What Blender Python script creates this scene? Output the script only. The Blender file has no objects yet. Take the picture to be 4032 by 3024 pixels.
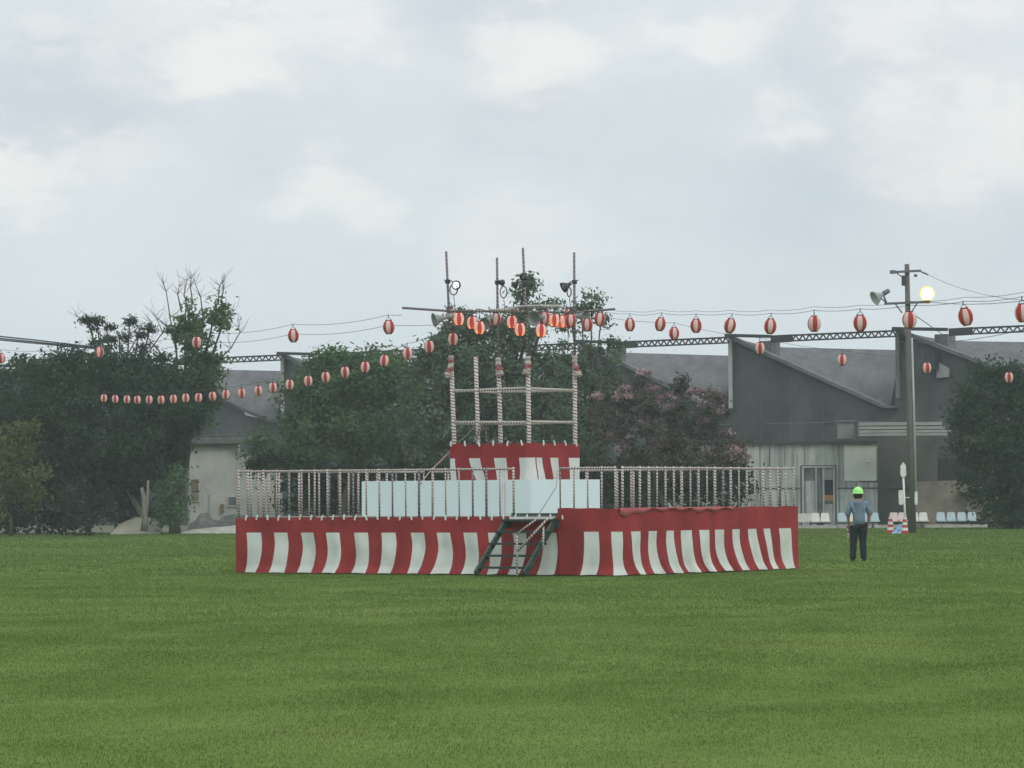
import bpy, math, random
import numpy as np
from mathutils import Vector, Matrix

random.seed(7)
RNG = np.random.default_rng(11)
SC = bpy.context.scene
COL = SC.collection
R = math.radians
PI = math.pi

# ------------------------------------------------------------------ camera
F = 15000.0            # focal length in photograph pixels (4032 wide)
EYE = 1.6
PITCH = math.atan(438.0 / F)
ROLL = 0.006
fwd = Vector((0, math.cos(PITCH), math.sin(PITCH)))
right0 = Vector((1, 0, 0))
up0 = right0.cross(fwd)
rgt = (right0 * math.cos(ROLL) - up0 * math.sin(ROLL)).normalized()
upv = (up0 * math.cos(ROLL) + right0 * math.sin(ROLL)).normalized()
cam_data = bpy.data.cameras.new('camera')
cam_data.sensor_width = 36.0
cam_data.lens = F / 4032.0 * 36.0
cam_data.clip_start = 0.5
cam_data.clip_end = 3000
cam = bpy.data.objects.new('camera', cam_data)
COL.objects.link(cam)
cam.matrix_world = Matrix(((rgt.x, upv.x, -fwd.x, 0), (rgt.y, upv.y, -fwd.y, 0),
                           (rgt.z, upv.z, -fwd.z, EYE), (0, 0, 0, 1)))
SC.camera = cam


def W(px, py, d):
    """world point seen at photograph pixel (px, py) at distance d"""
    v = fwd + rgt * ((px - 2016) / F) - upv * ((py - 1512) / F)
    v = v * (d / v.y)
    return Vector((v.x, v.y, v.z + EYE))


def Z(px, z, d):
    """world point in pixel column px, at height z and distance d"""
    x = (px - 2016) / F * d
    return Vector((x, d, z))


def G(px, py):
    v = fwd + rgt * ((px - 2016) / F) - upv * ((py - 1512) / F)
    v = v * (-EYE / v.z)
    return Vector((v.x, v.y, 0))


# ------------------------------------------------------------------ node helpers
def new_mat(name):
    m = bpy.data.materials.new(name)
    m.use_nodes = True
    nt = m.node_tree
    nt.nodes.clear()
    out = nt.nodes.new('ShaderNodeOutputMaterial')
    return m, nt, out


def nd(nt, typ, ins=None, **kw):
    n = nt.nodes.new(typ)
    for k, v in kw.items():
        setattr(n, k, v)
    if ins:
        for k, v in ins.items():
            s = n.inputs[k]
            if isinstance(v, bpy.types.NodeSocket):
                nt.links.new(v, s)
            else:
                s.default_value = v
    return n


def mth(nt, op, a, b=None, c=None, clamp=False):
    ins = {0: a}
    if b is not None:
        ins[1] = b
    if c is not None:
        ins[2] = c
    return nd(nt, 'ShaderNodeMath', ins, operation=op, use_clamp=clamp).outputs[0]


def mixc(nt, fac, a, b, blend='MIX'):
    n = nd(nt, 'ShaderNodeMix', None, data_type='RGBA', blend_type=blend)
    for s, v in ((n.inputs[0], fac), (n.inputs[6], a), (n.inputs[7], b)):
        if isinstance(v, bpy.types.NodeSocket):
            nt.links.new(v, s)
        else:
            s.default_value = v if not isinstance(v, tuple) or len(v) == 4 else (*v, 1)
    return n.outputs[2]


def c4(c):
    return (c[0], c[1], c[2], 1.0)


# ------------------------------------------------------------------ sky and sun
world = bpy.data.worlds.new('World')
SC.world = world
world.use_nodes = True
wn = world.node_tree
wn.nodes.clear()
SUN_EL, SUN_AZ = R(48), R(150)      # azimuth clockwise from +Y: behind the camera, to the right
wout = nd(wn, 'ShaderNodeOutputWorld')
bg = nd(wn, 'ShaderNodeBackground')
wn.links.new(bg.outputs[0], wout.inputs[0])
sky = nd(wn, 'ShaderNodeTexSky', None, sky_type='NISHITA')
sky.sun_disc = False
sky.sun_elevation = SUN_EL
sky.sun_rotation = SUN_AZ
sky.air_density = 1.3
sky.dust_density = 3.0
tc = nd(wn, 'ShaderNodeTexCoord')
D_ = tc.outputs['Generated']
sepd = nd(wn, 'ShaderNodeSeparateXYZ', {0: D_})
zc = mth(wn, 'MAXIMUM', sepd.outputs[2], 0.0)
# overcast layer: pale blue grey, brighter towards the zenith
base = mixc(wn, mth(wn, 'MULTIPLY', zc, 7.0, clamp=True), c4((7.2, 8.05, 8.45)), c4((7.2, 7.95, 8.4)))
dome = mth(wn, 'MULTIPLY_ADD', mth(wn, 'SUBTRACT', zc, 0.14, clamp=True), 0.62, 1.0)
base = mixc(wn, 1.0, base, nd(wn, 'ShaderNodeCombineColor', {0: dome, 1: dome, 2: dome}).outputs[0], 'MULTIPLY')
mp = nd(wn, 'ShaderNodeMapping', {0: D_, 3: (1.0, 1.0, 2.0)})
warp = nd(wn, 'ShaderNodeTexNoise', {'Vector': mp.outputs[0], 'Scale': 26.0, 'Detail': 6.0, 'Roughness': 0.62})
wv = nd(wn, 'ShaderNodeVectorMath', {0: warp.outputs['Color'], 1: (0.5, 0.5, 0.5)}, operation='SUBTRACT')
wsc = nd(wn, 'ShaderNodeVectorMath', {0: wv.outputs[0], 'Scale': 0.055}, operation='SCALE')
DW = nd(wn, 'ShaderNodeVectorMath', {0: D_, 1: wsc.outputs[0]}, operation='ADD').outputs[0]


def dirpx(px, py):
    v = fwd + rgt * ((px - 2016) / F) - upv * ((py - 1512) / F)
    return v.normalized()


def blob(px, py, r, squash=1.8):
    """soft patch of cloud round one direction of the sky, wider than it is tall"""
    c = dirpx(px, py)
    s = nd(wn, 'ShaderNodeVectorMath', {0: DW, 1: tuple(c)}, operation='SUBTRACT').outputs[0]
    s = nd(wn, 'ShaderNodeVectorMath', {0: s, 1: (1.0, 1.0, squash)}, operation='MULTIPLY').outputs[0]
    l = nd(wn, 'ShaderNodeVectorMath', {0: s}, operation='LENGTH').outputs['Value']
    mr = nd(wn, 'ShaderNodeMapRange', {0: l, 1: 0.12 * r / F, 2: 0.95 * r / F * squash ** 0.5, 3: 1.0, 4: 0.0}, interpolation_type='SMOOTHSTEP')
    return mr.outputs[0]


lights_ = [(900, 190, 330, 1.0), (1250, 150, 420, .55), (650, 90, 500, .45), (2180, 180, 360, .95), (1950, 260, 300, .5), (1500, 130, 260, .4),
           (2780, 120, 300, .7), (2980, 60, 260, .5), (3050, 520, 260, .55), (3600, 110, 380, .6), (3850, 560, 520, .75), (3750, 330, 420, .45),
           (60, 660, 330, .9), (430, 620, 330, .45), (1340, 740, 330, .65), (2050, 980, 420, .45), (150, 110, 260, .45), (3980, 20, 300, .5), (500, 1000, 500, .25)]
darks_ = [(250, 340, 520, .7), (60, 480, 400, .55), (2000, 370, 330, .6), (1900, 20, 420, .55), (3450, 260, 420, .6), (3350, 740, 620, .7),
          (3950, 860, 500, .4), (2600, 560, 420, .35), (1100, 480, 420, .25), (3150, 120, 300, .4), (100, 200, 300, .4), (700, 1000, 300, .2)]


def total(lst):
    acc = None
    for (px, py, r, w) in lst:
        b = mth(wn, 'MULTIPLY', blob(px, py, r * 1.25), w)
        acc = b if acc is None else mth(wn, 'MAXIMUM', acc, b)
    return acc


lo = total(lights_)
da = total(darks_)
n1 = nd(wn, 'ShaderNodeTexNoise', {'Vector': mp.outputs[0], 'Scale': 16.0, 'Detail': 6.0, 'Roughness': 0.55})
n1r = nd(wn, 'ShaderNodeMapRange', {0: n1.outputs[0], 1: 0.38, 2: 0.66, 3: 0.0, 4: 1.0}, interpolation_type='SMOOTHSTEP').outputs[0]
n2 = nd(wn, 'ShaderNodeTexNoise', {'Vector': mp.outputs[0], 'Scale': 42.0, 'Detail': 8.0, 'Roughness': 0.6})
lo = mth(wn, 'MULTIPLY', lo, mth(wn, 'MULTIPLY_ADD', n2.outputs[0], 1.9, 0.10), clamp=True)
lo = mth(wn, 'ADD', mth(wn, 'MULTIPLY', lo, 0.70), mth(wn, 'MULTIPLY', nd(wn, 'ShaderNodeMapRange', {0: lo, 1: 0.22, 2: 0.62, 3: 0.0, 4: 1.0}, interpolation_type='SMOOTHSTEP').outputs[0], 0.26))
cl = mixc(wn, mth(wn, 'MULTIPLY', da, 0.95), base, c4((5.75, 6.5, 7.2)))
cl = mixc(wn, mth(wn, 'MULTIPLY', n1r, 0.22), cl, c4((8.3, 8.5, 8.8)))
cl = mixc(wn, mth(wn, 'MULTIPLY', lo, 0.80), cl, c4((9.7, 9.6, 9.3)))
allsky = mixc(wn, 0.97, sky.outputs[0], cl)
wn.links.new(allsky, bg.inputs['Color'])
bg.inputs['Strength'].default_value = 0.1

sun_d = bpy.data.lights.new('sun', 'SUN')
sun_d.energy = 1.0
sun_d.angle = R(25)
sun_d.color = (1.0, 0.95, 0.88)
sun = bpy.data.objects.new('sun', sun_d)
COL.objects.link(sun)
sdir = Vector((math.sin(SUN_AZ) * math.cos(SUN_EL), math.cos(SUN_AZ) * math.cos(SUN_EL), math.sin(SUN_EL)))
sun.rotation_euler = (-sdir).to_track_quat('-Z', 'Y').to_euler()

SC.view_settings.view_transform = 'Standard'
SC.view_settings.look = 'None'
SC.view_settings.exposure = 0.0
SC.view_settings.gamma = 1.0
SC.render.engine = 'CYCLES'
SC.cycles.max_bounces = 6
SC.cycles.diffuse_bounces = 3
SC.cycles.glossy_bounces = 2
SC.cycles.transparent_max_bounces = 8
SC.cycles.volume_bounces = 1


# ------------------------------------------------------------------ materials
def plain(name, c1, c2=None, scale=4.0, rough=0.8, stretch=(1, 1, 1), metal=0.0, bump=0.0, detail=5.0, lo_=0.35, hi_=0.65, spec=0.3):
    """colour mottled between c1 and c2 by noise in object space"""
    m, nt, out = new_mat(name)
    tcn = nd(nt, 'ShaderNodeTexCoord')
    mpn = nd(nt, 'ShaderNodeMapping', {0: tcn.outputs['Object'], 3: stretch})
    nz = nd(nt, 'ShaderNodeTexNoise', {'Vector': mpn.outputs[0], 'Scale': scale, 'Detail': detail, 'Roughness': 0.6})
    f = nd(nt, 'ShaderNodeMapRange', {0: nz.outputs[0], 1: lo_, 2: hi_}).outputs[0]
    c2 = c2 or tuple(x * 0.8 for x in c1)
    b = nd(nt, 'ShaderNodeBsdfPrincipled', {'Base Color': mixc(nt, f, c4(c1), c4(c2)), 'Roughness': rough, 'Metallic': metal, 'Specular IOR Level': spec})
    if bump:
        bp = nd(nt, 'ShaderNodeBump', {'Strength': bump, 'Distance': 0.05, 'Height': nz.outputs[0]})
        nt.links.new(bp.outputs[0], b.inputs['Normal'])
    nt.links.new(b.outputs[0], out.inputs[0])
    return m


M = {}
M['cloth_red'] = plain('red_cloth', (0.235, 0.026, 0.030), (0.33, 0.036, 0.038), 1.6, 0.85, bump=0.5, stretch=(1, 1, .45))
M['cloth_white'] = plain('white_cloth', (0.58, 0.61, 0.57), (0.68, 0.70, 0.66), 2.2, 0.85, bump=0.5, stretch=(1, 1, .6))
M['dull_pink'] = plain('faded_pinkish_cloth', (0.52, 0.45, 0.44), (0.42, 0.33, 0.33), 14, 0.9)
M['dull_red'] = plain('faded_red_cloth', (0.30, 0.075, 0.085), (0.40, 0.17, 0.17), 14, 0.9)
M['panel'] = plain('pale_panel', (0.66, 0.80, 0.81), (0.70, 0.83, 0.845), 0.7, 0.55)
M['wood_deck'] = plain('deck_wood', (0.30, 0.26, 0.21), (0.20, 0.17, 0.14), 5, 0.85, stretch=(1, 6, 1))
M['green_paint'] = plain('dark_green_paint', (0.030, 0.052, 0.044), (0.052, 0.082, 0.069), 9, 0.6)
M['tread_green'] = plain('darkened_green_tread', (0.022, 0.040, 0.033), (0.04, 0.062, 0.052), 9, 0.85)  # stair green darkened in colour to offset light caught by the tread tops
M['white_paint'] = plain('white_paint', (0.74, 0.75, 0.71), (0.62, 0.62, 0.57), 5, 0.6)
M['steel'] = plain('grey_steel', (0.16, 0.17, 0.185), (0.10, 0.105, 0.12), 12, 0.5, metal=0.3)
M['dark_steel'] = plain('dark_steel', (0.035, 0.037, 0.042), (0.06, 0.062, 0.066), 8, 0.5)
M['horn'] = plain('speaker_grey', (0.33, 0.34, 0.34), (0.24, 0.25, 0.25), 3, 0.5)
M['cable'] = plain('black_cable', (0.05, 0.052, 0.055), (0.07, 0.07, 0.07), 3, 0.6)
M['bark'] = plain('bark', (0.10, 0.085, 0.07), (0.06, 0.05, 0.04), 6, 0.95, stretch=(4, 4, 1), bump=0.6)
M['pale_bark'] = plain('pale_bark', (0.26, 0.25, 0.22), (0.15, 0.14, 0.12), 5, 0.95, stretch=(4, 4, 1), bump=0.5)
M['rope'] = plain('rope', (0.35, 0.27, 0.17), None, 8, 0.9)
M['roof_corr'] = None
M['concrete_pole'] = plain('pole_concrete', (0.155, 0.148, 0.14), (0.10, 0.097, 0.094), 2, 0.85, stretch=(1, 1, 0.15))
M['skin'] = plain('skin', (0.36, 0.21, 0.14), (0.33, 0.18, 0.12), 6, 0.6)
M['hair'] = plain('black_hair', (0.012, 0.011, 0.011), (0.02, 0.018, 0.016), 20, 0.6)
M['shirt'] = plain('grey_blue_shirt', (0.115, 0.165, 0.225), (0.185, 0.245, 0.31), 9, 0.85, bump=0.6)
M['navy'] = plain('navy_trousers', (0.012, 0.016, 0.024), (0.02, 0.026, 0.036), 6, 0.85, bump=0.4)
M['helmet'] = plain('lime_helmet', (0.38, 0.86, 0.22), (0.42, 0.9, 0.26), 3, 0.35)
M['seat_blue'] = plain('pale_blue_plastic', (0.40, 0.50, 0.53), (0.47, 0.56, 0.585), 4, 0.45)
M['seat_white'] = plain('cream_plastic', (0.72, 0.70, 0.64), (0.62, 0.60, 0.54), 4, 0.45)
M['seat_pink'] = plain('pinkish_plastic', (0.70, 0.58, 0.54), (0.62, 0.50, 0.46), 4, 0.45)
M['cone_red'] = plain('cone_red', (0.50, 0.045, 0.05), None, 5, 0.5)
M['tarp_blue'] = plain('blue_tarp', (0.22, 0.42, 0.68), (0.36, 0.54, 0.74), 5, 0.5, bump=0.4)
M['kerb'] = plain('kerb_concrete', (0.50, 0.50, 0.44), (0.36, 0.37, 0.32), 1.5, 0.9)
M['dirt'] = plain('bare_earth', (0.085, 0.095, 0.055), (0.13, 0.13, 0.085), 0.6, 0.95)
M['rubble'] = plain('rubble', (0.20, 0.17, 0.13), (0.32, 0.28, 0.22), 1.4, 0.95, bump=0.8)
M['pile'] = plain('pale_sheet', (0.44, 0.42, 0.33), (0.34, 0.34, 0.27), 1.5, 0.9)
M['dark_gable'] = plain('dark_mortar_wall', (0.060, 0.068, 0.073), (0.105, 0.113, 0.115), 0.55, 0.9, stretch=(1, 1, .6), bump=0.3, detail=10, lo_=.38, hi_=.62)
M['trim'] = plain('weathered_trim', (0.19, 0.195, 0.20), (0.11, 0.115, 0.12), 0.8, 0.85, detail=8)
M['pipe'] = plain('pale_pipe', (0.46, 0.47, 0.47), (0.33, 0.34, 0.34), 1.2, 0.6)
M['annex_dark'] = plain('dark_stained_wall', (0.070, 0.073, 0.071), (0.105, 0.105, 0.10), 0.8, 0.9, detail=9)
M['annex_brown'] = plain('brown_stained_wall', (0.27, 0.235, 0.185), (0.15, 0.135, 0.11), 0.9, 0.95, bump=0.5, detail=9)
M['window_glass'] = plain('dull_glass', (0.06, 0.075, 0.08), (0.16, 0.18, 0.18), 1.6, 0.25, spec=0.5)
M['window_dark'] = plain('dark_opening', (0.02, 0.026, 0.028), (0.03, 0.036, 0.038), 2, 0.7)
M['orange'] = plain('orange_paint', (0.42, 0.20, 0.06), None, 4, 0.7)
M['brown'] = plain('brown_shutter', (0.20, 0.13, 0.10), (0.30, 0.22, 0.17), 2.5, 0.85)
M['house_wall'] = plain('grey_plaster', (0.60, 0.61, 0.57), (0.44, 0.45, 0.42), 0.9, 0.9, detail=9, bump=0.2)
M['slate'] = plain('grey_slate', (0.20, 0.21, 0.20), (0.12, 0.125, 0.125), 2.0, 0.8, detail=8)


def streaked(name, c1, c2, c3):
    """pale wall panels with vertical seams and rust and dirt runs"""
    m, nt, out = new_mat(name)
    tcn = nd(nt, 'ShaderNodeTexCoord')
    o = tcn.outputs['Object']
    a = nd(nt, 'ShaderNodeTexNoise', {'Vector': nd(nt, 'ShaderNodeMapping', {0: o, 3: (2.2, 2.2, 0.25)}).outputs[0], 'Scale': 1.6, 'Detail': 7.0, 'Roughness': 0.7})
    b = nd(nt, 'ShaderNodeTexNoise', {'Vector': o, 'Scale': 0.5, 'Detail': 6.0})
    f1 = nd(nt, 'ShaderNodeMapRange', {0: a.outputs[0], 1: 0.40, 2: 0.64}).outputs[0]
    f2 = nd(nt, 'ShaderNodeMapRange', {0: b.outputs[0], 1: 0.4, 2: 0.62}).outputs[0]
    col = mixc(nt, f2, c4(c1), c4(c2))
    col = mixc(nt, mth(nt, 'MULTIPLY', f1, 0.75), col, c4(c3))
    p = nd(nt, 'ShaderNodeBsdfPrincipled', {'Base Color': col, 'Roughness': 0.85, 'Specular IOR Level': 0.2})
    nt.links.new(p.outputs[0], out.inputs[0])
    return m


M['annex_wall'] = streaked('stained_panel_wall', (0.50, 0.53, 0.50), (0.36, 0.39, 0.37), (0.15, 0.165, 0.155))


def corrugated():
    m, nt, out = new_mat('corrugated_roofing')
    tcn = nd(nt, 'ShaderNodeTexCoord')
    uv = nd(nt, 'ShaderNodeSeparateXYZ', {0: tcn.outputs['UV']})
    w = mth(nt, 'SINE', mth(nt, 'MULTIPLY', uv.outputs[0], 2 * PI / 0.6))
    nz = nd(nt, 'ShaderNodeTexNoise', {'Vector': nd(nt, 'ShaderNodeMapping', {0: tcn.outputs['UV'], 3: (1.5, 0.35, 1)}).outputs[0], 'Scale': 0.8, 'Detail': 9.0, 'Roughness': 0.65})
    f = nd(nt, 'ShaderNodeMapRange', {0: nz.outputs[0], 1: 0.36, 2: 0.66}).outputs[0]
    col = mixc(nt, f, c4((0.085, 0.088, 0.093)), c4((0.142, 0.142, 0.140)))
    p = nd(nt, 'ShaderNodeBsdfPrincipled', {'Base Color': col, 'Roughness': 0.8, 'Specular IOR Level': 0.2})
    bp = nd(nt, 'ShaderNodeBump', {'Strength': 0.18, 'Distance': 0.03, 'Height': w})
    nt.links.new(bp.outputs[0], p.inputs['Normal'])
    nt.links.new(p.outputs[0], out.inputs[0])
    return m


M['roof_corr'] = corrugated()


def tape(name, pitch, red=(0.26, 0.045, 0.05), white=(0.60, 0.58, 0.56), share=0.46):
    """spiral of red and white tape; UV u = round the pole, v = metres along it"""
    m, nt, out = new_mat(name)
    tcn = nd(nt, 'ShaderNodeTexCoord')
    uv = nd(nt, 'ShaderNodeSeparateXYZ', {0: tcn.outputs['UV']})
    nz = nd(nt, 'ShaderNodeTexNoise', {'Vector': tcn.outputs['Object'], 'Scale': 5.0, 'Detail': 2.0})
    s = mth(nt, 'ADD', mth(nt, 'DIVIDE', uv.outputs[1], pitch), uv.outputs[0])
    s = mth(nt, 'FRACT', mth(nt, 'MULTIPLY_ADD', nz.outputs[0], 1.2, s))
    f = mth(nt, 'LESS_THAN', s, share)
    p = nd(nt, 'ShaderNodeBsdfPrincipled', {'Base Color': mixc(nt, f, c4(white), c4(red)), 'Roughness': 0.7, 'Specular IOR Level': 0.2})
    nt.links.new(p.outputs[0], out.inputs[0])
    return m


M['tape'] = tape('spiral_tape', 0.062, (0.17, 0.065, 0.07), (0.56, 0.54, 0.52), 0.40)
M['tape_wide'] = tape('wide_spiral_tape', 0.066, (0.20, 0.085, 0.09), (0.60, 0.59, 0.55), 0.36)
M['tape_faded'] = tape('faded_tape', 0.08, (0.13, 0.085, 0.09), (0.27, 0.27, 0.275))


def paper(name, c, glow=0.0):
    m, nt, out = new_mat(name)
    tcn = nd(nt, 'ShaderNodeTexCoord')
    nz = nd(nt, 'ShaderNodeTexNoise', {'Vector': tcn.outputs['Object'], 'Scale': 9.0, 'Detail': 3.0})
    col = mixc(nt, nz.outputs[0], c4(tuple(x * 0.92 for x in c)), c4(c))
    d = nd(nt, 'ShaderNodeBsdfDiffuse', {'Color': col})
    t = nd(nt, 'ShaderNodeBsdfTranslucent', {'Color': col})
    mx = nd(nt, 'ShaderNodeMixShader', {0: 0.33, 1: d.outputs[0], 2: t.outputs[0]})
    nt.links.new(mx.outputs[0], out.inputs[0])
    return m


M['paper_red'] = paper('red_lantern_paper', (0.56, 0.095, 0.10))
M['paper_white'] = paper('white_lantern_paper', (0.92, 0.74, 0.70))
M['cap'] = plain('dark_red_ring', (0.26, 0.05, 0.055), (0.18, 0.03, 0.04), 5, 0.5)


def emit(name, c, s):
    m, nt, out = new_mat(name)
    e = nd(nt, 'ShaderNodeEmission', {'Color': c4(c), 'Strength': s})
    nt.links.new(e.outputs[0], out.inputs[0])
    return m


M['bulb'] = emit('lit_bulb', (1.0, 0.55, 0.16), 17)
M['flood_on'] = emit('lit_floodlight', (0.95, 0.97, 1.0), 3.0)
M['globe_on'] = emit('lit_yellow_lamp', (1.0, 0.93, 0.18), 1.05)
M['lens_on'] = emit('lit_lamp_lens', (1.0, 0.99, 0.62), 1.8)


def leafmat(name, c1, c2, c3):
    m, nt, out = new_mat(name)
    at = nd(nt, 'ShaderNodeAttribute', None, attribute_name='var')
    sp = nd(nt, 'ShaderNodeSeparateColor', {0: at.outputs['Color']})
    col = mixc(nt, sp.outputs[0], c4(c1), c4(c2))
    col = mixc(nt, mth(nt, 'MULTIPLY', sp.outputs[1], 0.6), col, c4(c3))
    d = nd(nt, 'ShaderNodeBsdfDiffuse', {'Color': col, 'Roughness': 0.6})
    t = nd(nt, 'ShaderNodeBsdfTranslucent', {'Color': col})
    mx = nd(nt, 'ShaderNodeMixShader', {0: 0.3, 1: d.outputs[0], 2: t.outputs[0]})
    nt.links.new(mx.outputs[0], out.inputs[0])
    return m


M['leaf_dark'] = leafmat('dark_leaves', (0.027, 0.048, 0.036), (0.056, 0.092, 0.056), (0.110, 0.145, 0.075))
M['leaf_mid'] = leafmat('green_leaves', (0.060, 0.115, 0.055), (0.122, 0.195, 0.088), (0.21, 0.275, 0.12))
M['leaf_light'] = leafmat('light_leaves', (0.080, 0.122, 0.080), (0.14, 0.185, 0.125), (0.24, 0.27, 0.19))
M['leaf_brown'] = leafmat('brownish_leaves', (0.072, 0.070, 0.060), (0.125, 0.108, 0.092), (0.21, 0.165, 0.135))
M['leaf_yellow'] = leafmat('yellowish_leaves', (0.09, 0.105, 0.045), (0.14, 0.155, 0.06), (0.20, 0.19, 0.085))
M['leaf_shrub'] = leafmat('shrub_leaves', (0.024, 0.034, 0.028), (0.040, 0.055, 0.042), (0.065, 0.085, 0.055))
M['blossom'] = leafmat('pink_blossom', (0.34, 0.21, 0.24), (0.50, 0.34, 0.38), (0.62, 0.48, 0.48))


def grassmat(name, blades):
    m, nt, out = new_mat(name)
    tcn = nd(nt, 'ShaderNodeTexCoord')
    o = tcn.outputs['Object']
    a = nd(nt, 'ShaderNodeTexNoise', {'Vector': nd(nt, 'ShaderNodeMapping', {0: o, 3: (0.8, 0.42, 1)}).outputs[0], 'Scale': 0.9, 'Detail': 6.0, 'Roughness': 0.6})
    b = nd(nt, 'ShaderNodeTexNoise', {'Vector': o, 'Scale': 3.0, 'Detail': 6.0, 'Roughness': 0.7})
    g = nd(nt, 'ShaderNodeTexNoise', {'Vector': nd(nt, 'ShaderNodeMapping', {0: o, 3: (0.10, 0.07, 1)}).outputs[0], 'Scale': 1.0, 'Detail': 3.0})
    fa = nd(nt, 'ShaderNodeMapRange', {0: a.outputs[0], 1: 0.36, 2: 0.64}).outputs[0]
    fb = nd(nt, 'ShaderNodeMapRange', {0: b.outputs[0], 1: 0.4, 2: 0.7}).outputs[0]
    fg = nd(nt, 'ShaderNodeMapRange', {0: g.outputs[0], 1: 0.45, 2: 0.62}).outputs[0]
    col = mixc(nt, fa, c4((0.104, 0.158, 0.038)), c4((0.148, 0.208, 0.060)))
    col = mixc(nt, mth(nt, 'MULTIPLY', fb, 0.45), col, c4((0.084, 0.142, 0.040)))
    col = mixc(nt, mth(nt, 'MULTIPLY', fg, 0.55), col, c4((0.172, 0.222, 0.066)))
    e1 = nd(nt, 'ShaderNodeTexNoise', {'Vector': nd(nt, 'ShaderNodeMapping', {0: o, 1: (31.0, 7.0, 0.0), 3: (0.45, 0.30, 1)}).outputs[0], 'Scale': 1.0, 'Detail': 5.0, 'Roughness': 0.65})
    fe = nd(nt, 'ShaderNodeMapRange', {0: e1.outputs[0], 1: 0.56, 2: 0.70}).outputs[0]
    col = mixc(nt, mth(nt, 'MULTIPLY', fe, 0.42), col, c4((0.074, 0.112, 0.034)))
    e2 = nd(nt, 'ShaderNodeTexNoise', {'Vector': nd(nt, 'ShaderNodeMapping', {0: o, 1: (3.0, 57.0, 0.0), 3: (1.3, 1.0, 1)}).outputs[0], 'Scale': 1.0, 'Detail': 5.0, 'Roughness': 0.7})
    fd = nd(nt, 'ShaderNodeMapRange', {0: e2.outputs[0], 1: 0.66, 2: 0.76}).outputs[0]
    col = mixc(nt, mth(nt, 'MULTIPLY', fd, 0.55), col, c4((0.130, 0.115, 0.055)))
    if blades:
        at = nd(nt, 'ShaderNodeAttribute', None, attribute_name='var')
        sp = nd(nt, 'ShaderNodeSeparateColor', {0: at.outputs['Color']})
        col = mixc(nt, mth(nt, 'MULTIPLY', sp.outputs[0], 0.22), col, c4((0.160, 0.250, 0.075)))
        col = mixc(nt, mth(nt, 'MULTIPLY', sp.outputs[1], 0.22), col, c4((0.060, 0.100, 0.030)))
        d = nd(nt, 'ShaderNodeBsdfDiffuse', {'Color': col})
        t = nd(nt, 'ShaderNodeBsdfTranslucent', {'Color': col})
        mx = nd(nt, 'ShaderNodeMixShader', {0: 0.35, 1: d.outputs[0], 2: t.outputs[0]})
        nt.links.new(mx.outputs[0], out.inputs[0])
    else:
        p = nd(nt, 'ShaderNodeBsdfPrincipled', {'Base Color': col, 'Roughness': 0.95, 'Specular IOR Level': 0.0})
        bp = nd(nt, 'ShaderNodeBump', {'Strength': 0.5, 'Distance': 0.03, 'Height': b.outputs[0]})
        nt.links.new(bp.outputs[0], p.inputs['Normal'])
        nt.links.new(p.outputs[0], out.inputs[0])
    return m


M['grass'] = grassmat('lawn', False)
M['blade'] = grassmat('grass_blades', True)

# ------------------------------------------------------------------ mesh helpers
ORIG = {}


def tag(o, label=None, cat=None, group=None, kind=None):
    if label:
        o['label'] = label
    if cat:
        o['category'] = cat
    if group:
        o['group'] = group
    if kind:
        o['kind'] = kind
    return o


def thing(name, at, label, cat, group=None):
    o = bpy.data.objects.new(name, None)
    o.empty_display_size = 0.2
    COL.objects.link(o)
    o.location = at
    ORIG[o.name] = Vector(at)
    return tag(o, label, cat, group)


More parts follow.
